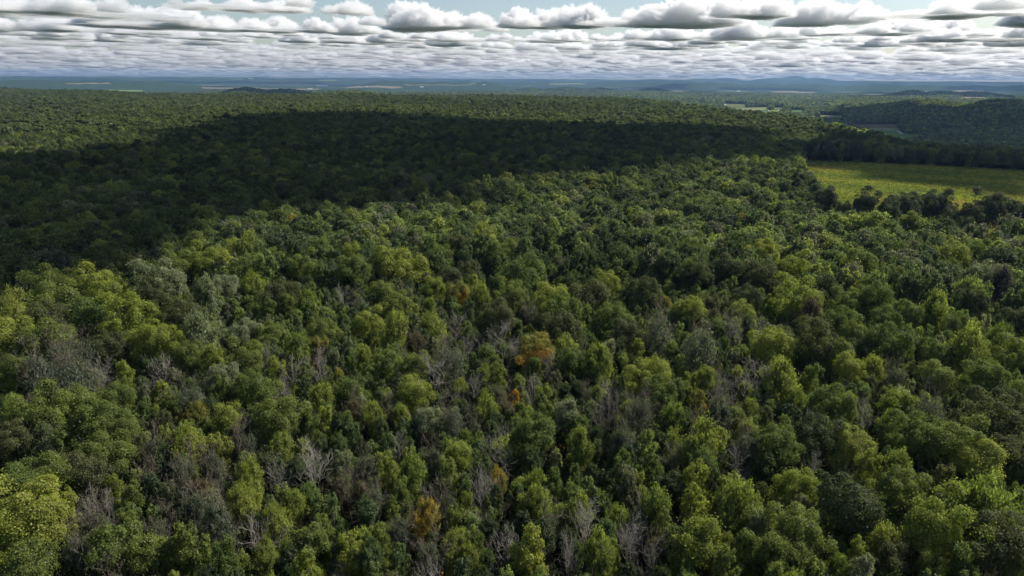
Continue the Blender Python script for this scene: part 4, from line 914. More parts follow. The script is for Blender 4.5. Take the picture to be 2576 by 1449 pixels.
def leaves(P, Nrm, size, rg, aspect=1.6, axis=None):
    """One small bent-free leaf-spray quad (rhombus) at every point."""
    n = len(P)
    Nrm = Nrm / (np.linalg.norm(Nrm, axis=1)[:, None] + 1e-9)
    t = rg.normal(size=(n, 3)) if axis is None else axis + rg.normal(size=(n, 3)) * 0.35
    t -= (t * Nrm).sum(1)[:, None] * Nrm
    t /= np.linalg.norm(t, axis=1)[:, None] + 1e-9
    b = np.cross(Nrm, t)
    s = (size * rg.uniform(0.6, 1.4, n))[:, None]
    a = s * aspect * 0.5; w = s * 0.5
    k = rg.uniform(-0.25, 0.25, (n, 1))
    V = np.stack([P - t * a, P + b * w + t * a * k, P + t * a, P - b * w + t * a * k], 1).reshape(-1, 3)
    F = np.arange(4 * n).reshape(n, 4)
    return V, F

def crown_round(seed, nleaf, size, nlobe=34, flat=0.95, free=0.28):
    """Cauliflower crown: boughs on an uneven dome, leaf sprays over every bough. Radius about 1, base at z=-1.1."""
    rg = np.random.default_rng(seed)
    k = np.arange(nlobe)
    ct = 1 - (k + 0.5) / nlobe * 1.55
    ph = k * 2.39996 + rg.uniform(0, 6.28)
    st = np.sqrt(1 - np.clip(ct, -1, 1) ** 2)
    d = np.stack([st * np.cos(ph), st * np.sin(ph), ct], -1) + rg.normal(size=(nlobe, 3)) * 0.22
    rr = 0.70 * rg.uniform(0.62, 1.20, nlobe)
    # two or three large sub-domes make the outline uneven
    for _ in range(3):
        a = rg.normal(size=3); a[2] = abs(a[2]); a /= np.linalg.norm(a)
        rr *= 1 + 0.22 * np.exp(-((1 - d @ a) / 0.35) ** 2) * rg.uniform(-0.8, 1)
    C = d * rr[:, None] * np.array([1, 1, flat])
    lr = rg.uniform(0.19, 0.40, nlobe)
    area = lr ** 2 * (0.35 + 0.65 * (d[:, 2] > -0.2))
    cnt = rg.multinomial(nleaf, area / area.sum())
    L = np.repeat(np.arange(nlobe), cnt)
    n = len(L)
    u = rg.normal(size=(n, 3)) + 0.75 * d[L] + np.array([0, 0, 0.35]); u /= np.linalg.norm(u, axis=1)[:, None]
    rad = lr[L] * (rg.uniform(0.72, 1.08, n) ** 0.7 + 0.10 * rg.normal(size=n))
    P = C[L] + u * rad[:, None] * np.array([1, 1, 0.82])
    loose = rg.uniform(size=n) < free
    jit = rg.normal(size=(n, 3)) * 0.13
    P = np.where(loose[:, None], P + jit, P)
    Nn = u * 1.0 + np.array([0, 0, 0.35]) + rg.normal(size=(n, 3)) * 0.55
    return leaves(P, Nn, size, rg, 1.5)

def crown_column(seed, nleaf, size, nlobe=52, low=-1.35):
    """Tall ragged crown of a crowded forest tree: uneven boughs stacked round the stem, gaps between them."""
    rg = np.random.default_rng(seed)
    z = np.linspace(low, 0.95, nlobe) + rg.normal(size=nlobe) * 0.07
    u = (z - low) / (0.95 - low)
    prof = np.clip(np.sin(np.clip(u, 0.02, 1) ** 0.75 * 2.6), 0.15, 1)
    ph = np.arange(nlobe) * 2.39996 + rg.normal(size=nlobe) * 0.5
    side = rg.uniform(0, 6.28)
    rr = prof * rg.uniform(0.25, 0.98, nlobe) * (1 + 0.28 * np.cos(ph - side)) * 0.86
    C = np.stack([rr * np.cos(ph), rr * np.sin(ph), z], -1)
    d = np.stack([np.cos(ph) * 0.8, np.sin(ph) * 0.8, 0.15 + 0.7 * u], -1)
    lr = rg.uniform(0.13, 0.30, nlobe) * (1.1 - 0.25 * u)
    cnt = rg.multinomial(nleaf, lr ** 2 / (lr ** 2).sum())
    L = np.repeat(np.arange(nlobe), cnt); n = len(L)
    e = rg.normal(size=(n, 3)) + 0.6 * d[L] + np.array([0, 0, 0.3]); e /= np.linalg.norm(e, axis=1)[:, None]
    rad = lr[L] * (rg.uniform(0.45, 1.1, n) + 0.22 * rg.normal(size=n))
    P = C[L] + e * rad[:, None] * np.array([1, 1, 0.95])
    Nn = e + np.array([0, 0, 0.45]) + rg.normal(size=(n, 3)) * 0.6
    return leaves(P, Nn, size, rg, 1.6)

def crown_feather(seed, nleaf, size, tall=1.25):
    """Ascending sprays: long shoots fan up and out from the stem, leaves strung along them."""
    rg = np.random.default_rng(seed)
    ns = 95
    ph = rg.uniform(0, 6.28, ns); out = np.sqrt(rg.uniform(0.0, 1.0, ns)); 
    z0 = rg.uniform(-1.1, 0.35, ns) * tall
    base = np.stack([np.cos(ph) * 0.12, np.sin(ph) * 0.12, z0], -1)
    top = np.sqrt(np.clip(1 - (out * 0.92) ** 2, 0, 1))
    tipz = (z0 * 0.30 + top * 0.72 * tall) * rg.uniform(0.8, 1.15, ns)
    wide = out * (1.0 - 0.25 * np.clip(tipz, 0, 1)) * rg.uniform(0.8, 1.12, ns)
    tip = np.stack([np.cos(ph) * wide, np.sin(ph) * wide, np.maximum(tipz, z0 + 0.25)], -1)
    S = rg.integers(0, ns, nleaf)
    t = 1 - rg.uniform(0, 1, nleaf) ** 1.6 * 0.75
    P = base[S] + (tip - base)[S] * t[:, None] + rg.normal(size=(nleaf, 3)) * 0.08
    ax = (tip - base)[S]; ax /= np.linalg.norm(ax, axis=1)[:, None]
    ax = ax + np.array([0, 0, 0.35])
    Nn = np.stack([np.cos(ph[S]), np.sin(ph[S]), 0.7 + 0 * S], -1) + rg.normal(size=(nleaf, 3)) * 0.6
    return leaves(P, Nn, size, rg, 2.1, ax)

def crown_sparse(seed, nleaf, size):
    rg = np.random.default_rng(seed)
    V, F = crown_feather(seed, nleaf, size, 1.2)
    return V, F

def branch_tree(seed, levels, height, spread, r_base, rmin=0.012, lift=0.6, first=0.35, nb=9, sides=5):
    """Bare branching skeleton as one mesh, unit: metres, base at 0."""
    rg = np.random.default_rng(seed)
    acc = Acc()
    def grow(p, d, length, r, lev):
        n = 6 if lev == 0 else 5
        pts = [p]; dd = d.copy()
        for i in range(n):
            dd = dd + rg.normal(size=3) * (0.05 if lev == 0 else 0.17) + np.array([0, 0, 0.06 if lev else 0.0])
            dd /= np.linalg.norm(dd)
            pts.append(pts[-1] + dd * length / n)
        pts = np.array(pts)
        end = 0.25 if lev == 0 else 0.3
        rad = r * np.linspace(1, end, len(pts))
        acc.add(*tube(pts, rad, sides if lev == 0 else (4 if lev == 1 else 3)))
        if lev >= levels: return
        k = nb if lev == 0 else (7 if lev == 1 else 4)
        for i in range(k):
            t = (first + (1 - first) * (i + rg.uniform(0, 1)) / k) if lev == 0 else rg.uniform(0.25, 1.0)
            j = min(len(pts) - 2, int(t * (len(pts) - 1))); fr = t * (len(pts) - 1) - j
            q = pts[j] * (1 - fr) + pts[j + 1] * fr
            ph = rg.uniform(0, 6.28) if lev else i * 2.4 + rg.uniform(-.5, .5)
            side = np.array([math.cos(ph), math.sin(ph), 0.0])
            nd = (side * spread + np.array([0, 0, lift]) * rg.uniform(.5, 1.2)) if lev == 0 else (dd * 0.7 + rg.normal(size=3) * 0.55 + np.array([0, 0, 0.32]))
            nd /= np.linalg.norm(nd)
            ln = (height * 0.38 * (1.15 - 0.6 * t) if lev == 0 else length * rg.uniform(0.4, 0.65))
            grow(q, nd, ln, max(rmin, r * (0.42 if lev == 0 else 0.5)), lev + 1)
    grow(np.zeros(3), np.array([0, 0, 1.0]), height, r_base, 0)
    return acc

def trunk_mesh(seed, name='trunk'):
    """Living stem with limbs, unit height 1 up to the crown middle, radius scaled with it."""
    a = branch_tree(seed, 1, 1.0, 0.9, 0.012, rmin=0.002, first=0.55, nb=7, lift=0.8)
    return a.mesh(name, BARK)

NEAR_LEAF = 0.105    # spray size relative to crown radius (about 0.3 m)
ROUND = [mesh_np('crown', *crown_round(100 + i, 13500, 0.058 * (0.9 + 0.04 * i), 30 + 4 * i, 0.9 + 0.06 * (i % 3)), LEAF) for i in range(8)]
COLMN = [mesh_np('crown', *crown_column(150 + i, 14000, 0.050 + 0.003 * (i % 3), 44 + 5 * i, -1.2 - 0.08 * (i % 4)), LEAF) for i in range(8)]
BIGRD = [mesh_np('crown', *crown_round(180 + i, 20000, 0.043, 40 + 7 * i, 0.95, 0.10), LEAF) for i in range(4)]
FEATH = [mesh_np('crown', *crown_feather(200 + i, 12000, 0.043, 1.15 + 0.12 * (i % 4)), LEAF) for i in range(6)]
SPARS = [mesh_np('crown', *crown_feather(300 + i, 4200, 0.042, 1.25), LEAF) for i in range(4)]
TRUNK = [trunk_mesh(400 + i) for i in range(5)]
def split_dead(seed, h, spread, lift, first, nb):
    a = branch_tree(seed, 3, h, spread, 0.085, rmin=0.0125, lift=lift, first=first, nb=nb)
    nst = 1
    stem = mesh_np('trunk', a.v[0], a.f[0], DEADBARK)
    off = len(a.v[0])
    V = np.concatenate(a.v[1:]); F = np.concatenate(a.f[1:]) - off
    return stem, mesh_np('branches', V, F, DEADBARK)
DEAD = [split_dead(500 + i, 14.0, (0.75, 0.5, 0.4, 0.6)[i % 4], (0.9, 1.2, 1.3, 0.8)[i % 4], (0.45, 0.35, 0.5)[i % 3], (12, 14, 11)[i % 3]) for i in range(8)]
def sparse_limbs(seed):
    a = branch_tree(seed, 3, 1.0, 0.55, 0.008, rmin=0.0016, lift=1.1, first=0.40, nb=10)
    for k in range(len(a.v)): pass
    return a.mesh('trunk', TWIG)
LIMB = [sparse_limbs(600 + i) for i in range(4)]

# ------------------------------------------------------------------ single trees
# leaf colours by the look of the tree: (dark, light)
LOOK = {
    'o': ((0.054, 0.067, 0.027), (0.090, 0.096, 0.036)), 'm': ((0.087, 0.115, 0.028), (0.136, 0.159, 0.037)),
    'l': ((0.148, 0.177, 0.030), (0.205, 0.221, 0.044)), 'y': ((0.154, 0.179, 0.039), (0.188, 0.202, 0.048)),
    'f': ((0.119, 0.153, 0.033), (0.176, 0.194, 0.044)), 'p': ((0.128, 0.148, 0.075), (0.165, 0.181, 0.102)),
    'g': ((0.080, 0.092, 0.060), (0.108, 0.121, 0.087)), 'e': ((0.055, 0.064, 0.033), (0.071, 0.082, 0.041)),
    'K': ((0.070, 0.056, 0.041), (0.062, 0.059, 0.051)), 'b': ((0.090, 0.080, 0.042), (0.115, 0.098, 0.050)),
    'r': ((0.144, 0.148, 0.036), (0.185, 0.162, 0.044)), 'O': ((0.171, 0.157, 0.048), (0.194, 0.168, 0.051)),
    'Y': ((0.178, 0.171, 0.033), (0.205, 0.185, 0.036)), 'R': ((0.164, 0.104, 0.041), (0.192, 0.111, 0.044)),
    'c': ((0.164, 0.097, 0.041), (0.192, 0.104, 0.044)), 'X': ((0.153, 0.156, 0.036), (0.176, 0.170, 0.039))}
TURN = {'r': 0.38, 'O': 0.56, 'Y': 0.42, 'R': 0.45, 'c': 0.7, 'X': 0.42, 'b': 0.15, 'y': 0.10, 'm': 0.04, 'f': 0.06, 'l': 0.06}
NAME = {'d': ('dead_tree', 'dead tree', 'bare dead trees among the green crowns'),
        'f': ('slender_tree', 'slender tree', 'slender feathery trees of the young wood'),
        'g': ('slender_tree', 'slender tree', 'slender feathery trees of the young wood'),
        'K': ('slender_tree', 'slender tree', 'slender feathery trees of the young wood'),
        'e': ('meadow_tree', 'broadleaf tree', 'dark trees along the meadow edge')}
for k in 'rORcXYb':
    NAME[k] = ('autumn_tree', 'autumn tree', 'trees turning to autumn colour')
def place_tree(x, y, r, h, code, rot, seed, label):
    rg = random.Random(seed)
    nm, cat, grp = NAME.get(code, ('broadleaf_tree', 'broadleaf tree', 'round green crowns of the near forest'))
    root = bpy.data.objects.new(nm, None)
    root.empty_display_size = 1.0
    COL.objects.link(root)
    z = float(terrain(x, y))
    root.location = (x, y, z)
    root.rotation_euler = (0, 0, rot)
    prop(root, label, cat, grp)
    if code == 'd':
        st, br = DEAD[seed % len(DEAD)]
        k = h / 15.5
        w = max(0.75, min(1.6, r / 2.4)) 
        for nm2, me in (('trunk', st), ('branches', br)):
            o = link(nm2, me, root); o.scale = (w, w, k)
            o.rotation_euler = (rg.uniform(-.06, .06), rg.uniform(-.06, .06), 0) if nm2 == 'x' else (0, 0, 0)
        return
    feath = code in 'fgKRbO' or (code in 'yr' and seed % 2 == 0) or (code == 'p' and seed % 3 == 0)
    if code in 'gK':
        me, tall = SPARS[seed % 4], 1.75
        if code == 'K': me = FEATH[seed % 6]
        if code == 'g' and seed % 3 == 0: me = FEATH[seed % 6]
    elif feath:
        me, tall = FEATH[seed % 6], 1.6
    else:
        me, tall = ROUND[seed % 8], 1.15
        if r > 3.4: me, tall = BIGRD[seed % 4], 1.1
        elif code != 'e' and (seed % 5 < 3 or r < 2.2): me, tall = COLMN[seed % 8], 1.55
    cr = link('crown', me, root)
    sz = r * tall * rg.uniform(0.92, 1.1)
    if code == 'e': sz = h * 0.47
    cr.scale = (r * rg.uniform(0.94, 1.06), r * rg.uniform(0.94, 1.06), sz)
    cr.location = (0, 0, h - sz * 1.0)
    cr.rotation_euler = (rg.uniform(-.12, .12), rg.uniform(-.12, .12), 0)
    a, b = LOOK[code]; t = rg.random()
    c = [a[i] + (b[i] - a[i]) * t for i in range(3)]
    cr.color = (c[0], c[1], c[2], TURN.get(code, 0.0) * (1 if code in 'rORcXY' else (1.0 if rg.random() < 0.4 else 0.0)))
    tk = link('trunk', LIMB[seed % 4] if code in 'gb' else TRUNK[seed % 5], root)
    th = h - sz * 0.25 if code not in 'gb' else h
    tk.scale = (th * 0.85, th * 0.85, th)
for row in TREES:
    place_tree(*row)

# ------------------------------------------------------------------ forest mass (one body of uncounted trees)
def hidden_collection(name, meshes):
    c = bpy.data.collections.new(name)
    for i, m in enumerate(meshes):
        o = bpy.data.objects.new('%s_%02d' % (name, i), m)
        c.objects.link(o)
    return c

def scatter(name, pts, rotz, scl, idx, tint, coll, label, kind='stuff', tilt=0.1):
    n = len(pts)
    me = bpy.data.meshes.new(name)
    me.vertices.add(n)
    me.vertices.foreach_set('co', np.asarray(pts, np.float32).ravel())
    def attr(nm, typ, key, arr):
        a = me.attributes.new(nm, typ, 'POINT'); a.data.foreach_set(key, np.asarray(arr).ravel())
    rot = np.zeros((n, 3), np.float32); rot[:, 2] = rotz
    rot[:, 0] = RNG.uniform(-tilt, tilt, n); rot[:, 1] = RNG.uniform(-tilt, tilt, n)
    attr('rot', 'FLOAT_VECTOR', 'vector', rot)
    attr('scl', 'FLOAT_VECTOR', 'vector', np.asarray(scl, np.float32))
    attr('pick', 'INT', 'value', np.asarray(idx, np.int32))
    attr('tint', 'FLOAT_COLOR', 'color', np.asarray(tint, np.float32))
    o = link(name, me)
    ng = bpy.data.node_groups.new(name + '_planting', 'GeometryNodeTree')
    ng.interface.new_socket('Geometry', in_out='INPUT', socket_type='NodeSocketGeometry')
    ng.interface.new_socket('Geometry', in_out='OUTPUT', socket_type='NodeSocketGeometry')
    gi = ng.nodes.new('NodeGroupInput'); go = ng.nodes.new('NodeGroupOutput')
    ip = ng.nodes.new('GeometryNodeInstanceOnPoints')
    ci = ng.nodes.new('GeometryNodeCollectionInfo')
    ci.inputs['Collection'].default_value = coll
    ci.inputs['Separate Children'].default_value = True
    ci.inputs['Reset Children'].default_value = True
    def named(nm, typ):
        a = ng.nodes.new('GeometryNodeInputNamedAttribute'); a.data_type = typ
        a.inputs['Name'].default_value = nm
        return [s for s in a.outputs if s.enabled and s.name == 'Attribute'][0]
    L = ng.links.new
    L(gi.outputs[0], ip.inputs['Points'])
    L(ci.outputs[0], ip.inputs['Instance'])
    ip.inputs['Pick Instance'].default_value = True
    L(named('pick', 'INT'), ip.inputs['Instance Index'])
    er = ng.nodes.new('FunctionNodeEulerToRotation')
    L(named('rot', 'FLOAT_VECTOR'), er.inputs[0])
    L(er.outputs[0], ip.inputs['Rotation'])
    L(named('scl', 'FLOAT_VECTOR'), ip.inputs['Scale'])
    L(ip.outputs[0], go.inputs[0])
    md = o.modifiers.new('planting', 'NODES'); md.node_group = ng
    prop(o, label, None, None, kind)
    return o

def hexgrid(x0, x1, y0, y1, s, jit=0.42):
    xs = np.arange(x0, x1, s); ys = np.arange(y0, y1, s * 0.866)
    X, Y = np.meshgrid(xs, ys)
    X = X + (np.arange(len(ys)) % 2)[:, None] * s / 2
    X = X + RNG.uniform(-jit, jit, X.shape) * s; Y = Y + RNG.uniform(-jit, jit, Y.shape) * s
    return X.ravel(), Y.ravel()

# what of the country the eye can reach from here and from a few steps aside (saves planting hidden slopes)
AZ = np.radians(np.arange(-46, 46.01, 0.4)); RD = np.geomspace(60, 9500, 420)
_A, _R = np.meshgrid(AZ, RD)
_Z = terrain(np.sin(_A) * _R, np.cos(_A) * _R)
_in = sdist(np.sin(_A) * _R, np.cos(_A) * _R, MEADOW) < 0
_el = (_Z + np.where(_in, 0, 9.0) - CAM_Z) / _R
_mx = np.maximum.accumulate(_el, axis=0)
_vis = (_Z + 26.0 - CAM_Z) / _R > np.roll(_mx, 1, 0) - 0.0015
def visible(x, y):
    a = np.arctan2(x, y); r = np.hypot(x, y)
    i = np.clip(np.searchsorted(RD, r), 0, len(RD) - 1)
    j = np.clip(np.round((np.degrees(a) + 46) / 0.4).astype(int), 0, len(AZ) - 1)
    return _vis[i, j] & (np.abs(np.degrees(a)) < 46)

PAL = np.array([[0.047, 0.063, 0.028], [0.062, 0.082, 0.033], [0.082, 0.108, 0.036], [0.103, 0.130, 0.041], [0.139, 0.164, 0.045], [0.160, 0.177, 0.048], [0.097, 0.100, 0.060], [0.146, 0.155, 0.090]])
PALW = np.array([.20, .22, .20, .14, .09, .05, .06, .04])
def tints(n, x, y, autumn=0.014):
    k = RNG.choice(len(PAL), n, p=PALW / PALW.sum())
    t = PAL[k] * RNG.uniform(0.8, 1.2, (n, 1))
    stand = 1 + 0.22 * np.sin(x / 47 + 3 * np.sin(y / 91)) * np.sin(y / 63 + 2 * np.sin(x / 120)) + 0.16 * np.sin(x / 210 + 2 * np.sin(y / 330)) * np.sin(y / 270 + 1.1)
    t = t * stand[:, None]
    al = np.where(RNG.uniform(size=n) < autumn, RNG.uniform(0.2, 0.42, n), 0.0)
    return np.c_[t, al]

MID = [mesh_np('crown_mid', *crown_round(700 + i, 5200, 0.088, 30 + 4 * i, 0.85 + 0.08 * (i % 3), 0.15), LEAF_MASS) for i in range(7)] + \
      [mesh_np('crown_mid', *crown_column(715 + i, 4200, 0.085, 40), LEAF_MASS) for i in range(3)] + \
      [mesh_np('crown_mid', *crown_feather(720 + i, 4000, 0.07, 1.15 + .1 * i), LEAF_MASS) for i in range(3)]
FARC = [mesh_np('crown_far', *crown_round(740 + i, 800, 0.24, 18 + i, 0.8 + .06 * i, 0.1), LEAF_MASS) for i in range(6)]
DIST = [mesh_np('crown_distant', *crown_round(760 + i, 130, 0.58, 9 + i, 0.75), LEAF_MASS) for i in range(5)]
FINE = [mesh_np('crown_fine', *crown_column(850 + i, 7000, 0.072, 44 + 4 * i), LEAF_MASS) for i in range(4)] + \
       [mesh_np('crown_fine', *crown_feather(860 + i, 6500, 0.058, 1.2 + .1 * i), LEAF_MASS) for i in range(3)]
C_FOR = hidden_collection('crown_mid', MID + FARC + FINE)
C_DIST = hidden_collection('crown_distant', DIST)
TX = np.array([t[0] for t in TREES]); TY = np.array([t[1] for t in TREES]); TR = np.array([t[2] for t in TREES])

def clear_of_trees(x, y, r):
    ok = np.ones(len(x), bool)
    for i in range(0, len(x), 20000):
        s = slice(i, i + 20000)
        d = np.hypot(x[s, None] - TX[None], y[s, None] - TY[None])
        ok[s] = (d > 0.56 * (TR[None] + r[s, None])).all(1)
    return ok

def forest():
    # middle distance on the plateau
    x, y = hexgrid(-900, 900, -60, 950, 7.9)
    xn, yn = hexgrid(-300, 300, -60, 300, 4.3)
    D = np.hypot(x, y); s = D >= 250; x, y = x[s], y[s]
    D = np.hypot(xn, yn); s = D < 250
    x = np.concatenate([x, xn[s]]); y = np.concatenate([y, yn[s]])
    D = np.hypot(x, y); a = np.degrees(np.arctan2(x, y))
    keep = (D < 950) & ((np.abs(a) < 46) | (D < 150)) & (D > 22)
    x, y, D = x[keep], y[keep], D[keep]
    r = RNG.uniform(3.3, 5.9, len(x)) * np.where(RNG.uniform(size=len(x)) < 0.08, 1.3, 1.0); r = np.where(D < 250, r * 0.40, r)
    ok = (sdist(x, y, MEADOW) > 5.0) & (sdist(x, y, PLATEAU) < 10)
    x, y, r = x[ok], y[ok], r[ok]
    near = np.hypot(x, y) < 460
    c = np.ones(len(x), bool); c[near] = clear_of_trees(x[near], y[near], r[near])
    x, y, r = x[c], y[c], r[c]; n = len(x)
    h = np.minimum(21, 10.5 + 1.9 * r) * RNG.uniform(0.84, 1.10, n)
    md = sdist(x, y, MEADOW)
    low = (md < 58) & (y < 480) & (x > 150)
    fl = 0.38 + 0.62 * ss(405, 480, y)
    h = np.where(low, h * fl, h); r = np.where(low, r * (0.6 + 0.4 * fl), r)
    sz = r * RNG.uniform(0.95, 1.35, n)
    rim = (md < 13) & ~low & (y > 560)
    h = np.where((x > 360) & (y > 560), h * 0.84, h)
    sz = np.where(rim, h * 0.47, sz)
    z = terrain(x, y) + h - sz
    k = np.where(RNG.uniform(size=n) < 0.80, RNG.integers(0, 7, n), RNG.integers(7, 13, n))
    k = np.where(np.hypot(x, y) < 290, RNG.integers(19, 26, n), k)
    sz = np.where(k >= 7, sz * 1.3, sz)
    z = terrain(x, y) + h - sz
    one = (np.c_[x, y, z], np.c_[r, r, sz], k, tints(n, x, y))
    # far plateau
    x, y = hexgrid(-3600, 700, 560, 4200, 8.2)
    D = np.hypot(x, y)
    s = (D > 940) & (sdist(x, y, PLATEAU) < 15)
    x, y = x[s], y[s]
    s = visible(x, y) & (RNG.uniform(size=len(x)) > 0.06); x, y = x[s], y[s]; n = len(x)
    r = RNG.uniform(3.2, 6.2, n) * np.where(RNG.uniform(size=n) < 0.1, 1.4, 1.0); h = np.minimum(24, 10.5 + 1.9 * r) * RNG.uniform(0.86, 1.1, n); sz = r * RNG.uniform(0.9, 1.2, n)
    t = tints(n, x, y, .01); t[:, :3] = 0.45 * t[:, :3].mean(0) + 0.5 * t[:, :3]
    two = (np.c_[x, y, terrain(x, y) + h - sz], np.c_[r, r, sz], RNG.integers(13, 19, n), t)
    p, sc, k, t = (np.concatenate([a, b]) for a, b in zip(one, two))
    scatter('forest', p, RNG.uniform(0, 6.28, len(p)), sc, k, t, C_FOR, 'dense green broadleaf forest covering the plateau behind the near trees')
    print('forest', len(p))
    # slopes, valley and low hills beyond
    X, Y = [], []
    for (d0, d1, sp) in ((1000, 4600, 11.0), (4600, 8800, 17.0)):
        x, y = hexgrid(-6600, 6600, 300, 8800, sp)
        D = np.hypot(x, y)
        s = (D > d0) & (D <= d1) & (np.abs(np.degrees(np.arctan2(x, y))) < 40)
        x, y = x[s], y[s]
        s = visible(x, y); x, y = x[s], y[s]
        s = sdist(x, y, PLATEAU) > 25; x, y = x[s], y[s]
        for col, poly in FIELDS:
            if math.hypot(*poly[0]) < 9500:
                s = sdist(x, y, poly) > 3.0; x, y = x[s], y[s]
                if math.hypot(*poly[0]) < 5600:
                    D = np.hypot(x, y)
                    for k in (90, 180, 270):
                        s = sdist(x * (1 + k / D), y * (1 + k / D), poly) > 0; x, y, D = x[s], y[s], D[s]
        for bx, by in BUILD.values():
            s = np.hypot(x - bx, y - by) > 32; x, y = x[s], y[s]
        for pts in ROADS:
            for p, q in zip(pts[:-1], pts[1:]):
                s = sdist(x, y, [p, q, p]) ** 2 > 15 ** 2; x, y = x[s], y[s]
        X.append(np.c_[x, y, np.full(len(x), sp)])
    P = np.concatenate(X); x, y, sp = P.T; n = len(x)
    r = sp * RNG.uniform(0.46, 0.76, n); h = 9 + r * 1.1 * RNG.uniform(.8, 1.2, n); sz = r * RNG.uniform(0.8, 1.1, n)
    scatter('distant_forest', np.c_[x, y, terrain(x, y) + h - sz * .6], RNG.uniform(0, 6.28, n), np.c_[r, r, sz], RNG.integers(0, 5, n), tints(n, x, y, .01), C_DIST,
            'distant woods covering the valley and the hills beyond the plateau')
    print('forest distant', n)
forest()

# undergrowth between the near trees
def undergrowth():
    bush = [mesh_np('bush', *crown_column(780 + i, 900, 0.15, 16, -1.2), LEAF_MASS) for i in range(3)] + \
           [mesh_np('bush', *crown_feather(790 + i, 800, 0.12, 1.4), LEAF_MASS) for i in range(3)]
    stick = [branch_tree(800 + i, 2, 1.0, 0.5, 0.008, rmin=0.0018, lift=1.3, first=0.3, nb=8, sides=4).mesh('stick', TWIG) for i in range(4)]
    c = hidden_collection('bush', bush + stick)
    x, y = hexgrid(-260, 260, 20, 330, 3.0)
    D = np.hypot(x, y); s = (D < 330) & (np.abs(np.degrees(np.arctan2(x, y))) < 44) & (sdist(x, y, MEADOW) > 3)
    x, y = x[s], y[s]; n = len(x)
    kind = RNG.uniform(size=n) < 0.62
    k = np.where(kind, RNG.integers(0, 6, n), RNG.integers(6, 10, n))
    r = np.where(kind, RNG.uniform(0.9, 2.1, n), 0.0)
    hh = RNG.uniform(5.0, 11.0, n)
    scl = np.where(kind[:, None], np.c_[r, r, r * 1.1], np.c_[hh * .55, hh * .55, hh])
    z = terrain(x, y) + np.where(kind, RNG.uniform(1.0, 8.0, n), 0)
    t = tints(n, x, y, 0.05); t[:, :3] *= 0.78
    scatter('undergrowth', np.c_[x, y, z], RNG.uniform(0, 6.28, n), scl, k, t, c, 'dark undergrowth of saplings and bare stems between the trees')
undergrowth()

# tall grass and flower tufts of the meadow
def tufts():
    rg = np.random.default_rng(9)
    ms = []
    for i in range(5):
        n = 90
        P = np.c_[rg.normal(size=(n, 2)) * 0.75, rg.uniform(0.0, 0.75, n)]
        Nn = np.c_[rg.normal(size=(n, 2)), rg.uniform(0.1, 0.6, n)]
        ms.append(mesh_np('tuft', *leaves(P, Nn, 0.42, rg, 1.9, np.tile([0, 0, 1.0], (n, 1))), LEAF_MASS))
    c = hidden_collection('tuft', ms)
    x, y = hexgrid(150, 620, 300, 800, 2.6)
    s = sdist(x, y, MEADOW) < 6; x, y = x[s], y[s]
    s = visible(x, y); x, y = x[s], y[s]; n = len(x)
    base = np.array([[0.17, 0.185, 0.035], [0.12, 0.145, 0.030], [0.23, 0.205, 0.042], [0.19, 0.15, 0.045]])
    f = np.sin(x / 31 + 2 * np.sin(y / 47)) * np.sin(y / 22 + x / 60) + RNG.normal(size=n) * 0.45
    k = np.where(f > 0.95, 3, np.where(f > 0.45, 2, np.where(f > -0.35, 0, 1)))
    t = np.c_[base[k] * RNG.uniform(.75, 1.25, (n, 1)), np.zeros(n)]
    sc = RNG.uniform(0.8, 1.7, n)
    scatter('meadow_grass', np.c_[x, y, terrain(x, y) + .1], RNG.uniform(0, 6.28, n), np.c_[sc, sc, sc * .7], RNG.integers(0, 5, n), t, c, 'rough yellow-green grass and weeds of the meadow')
    print('tufts', n)
tufts()

# ------------------------------------------------------------------ farm buildings and far sheds
def paint(name, c, rough=0.6):
    N = Nodes(name)
    tc = N.n('TexCoord')
    f = N.ramp(N.noise(tc.outputs['Object'], 0.6, 4.0), 0.35, 0.75, 0.0, 0.35)
    p = N.n('BsdfPrincipled'); p.inputs['Roughness'].default_value = rough
    N.l(N.mix(f, c4(c), c4([v * 0.7 for v in c])), p.inputs['Base Color'])
    N.l(p.outputs[0], N.out.inputs[0])
    return N.m
P_WHITE = paint('white_boards', (0.78, 0.77, 0.74)); P_TIN = paint('tin_roof', (0.82, 0.83, 0.84), 0.4)
P_RED = paint('red_boards', (0.30, 0.055, 0.045)); P_RROOF = paint('faded_roof', (0.62, 0.40, 0.37)); P_DARK = paint('dark_opening', (0.03, 0.03, 0.03))
P_GREY = paint('grey_roof', (0.30, 0.30, 0.31))

def quads(*q):
    V = []; F = []
    for f in q:
        F.append([len(V) + i for i in range(4)]); V += list(f)
    return np.array(V, float), np.array(F)

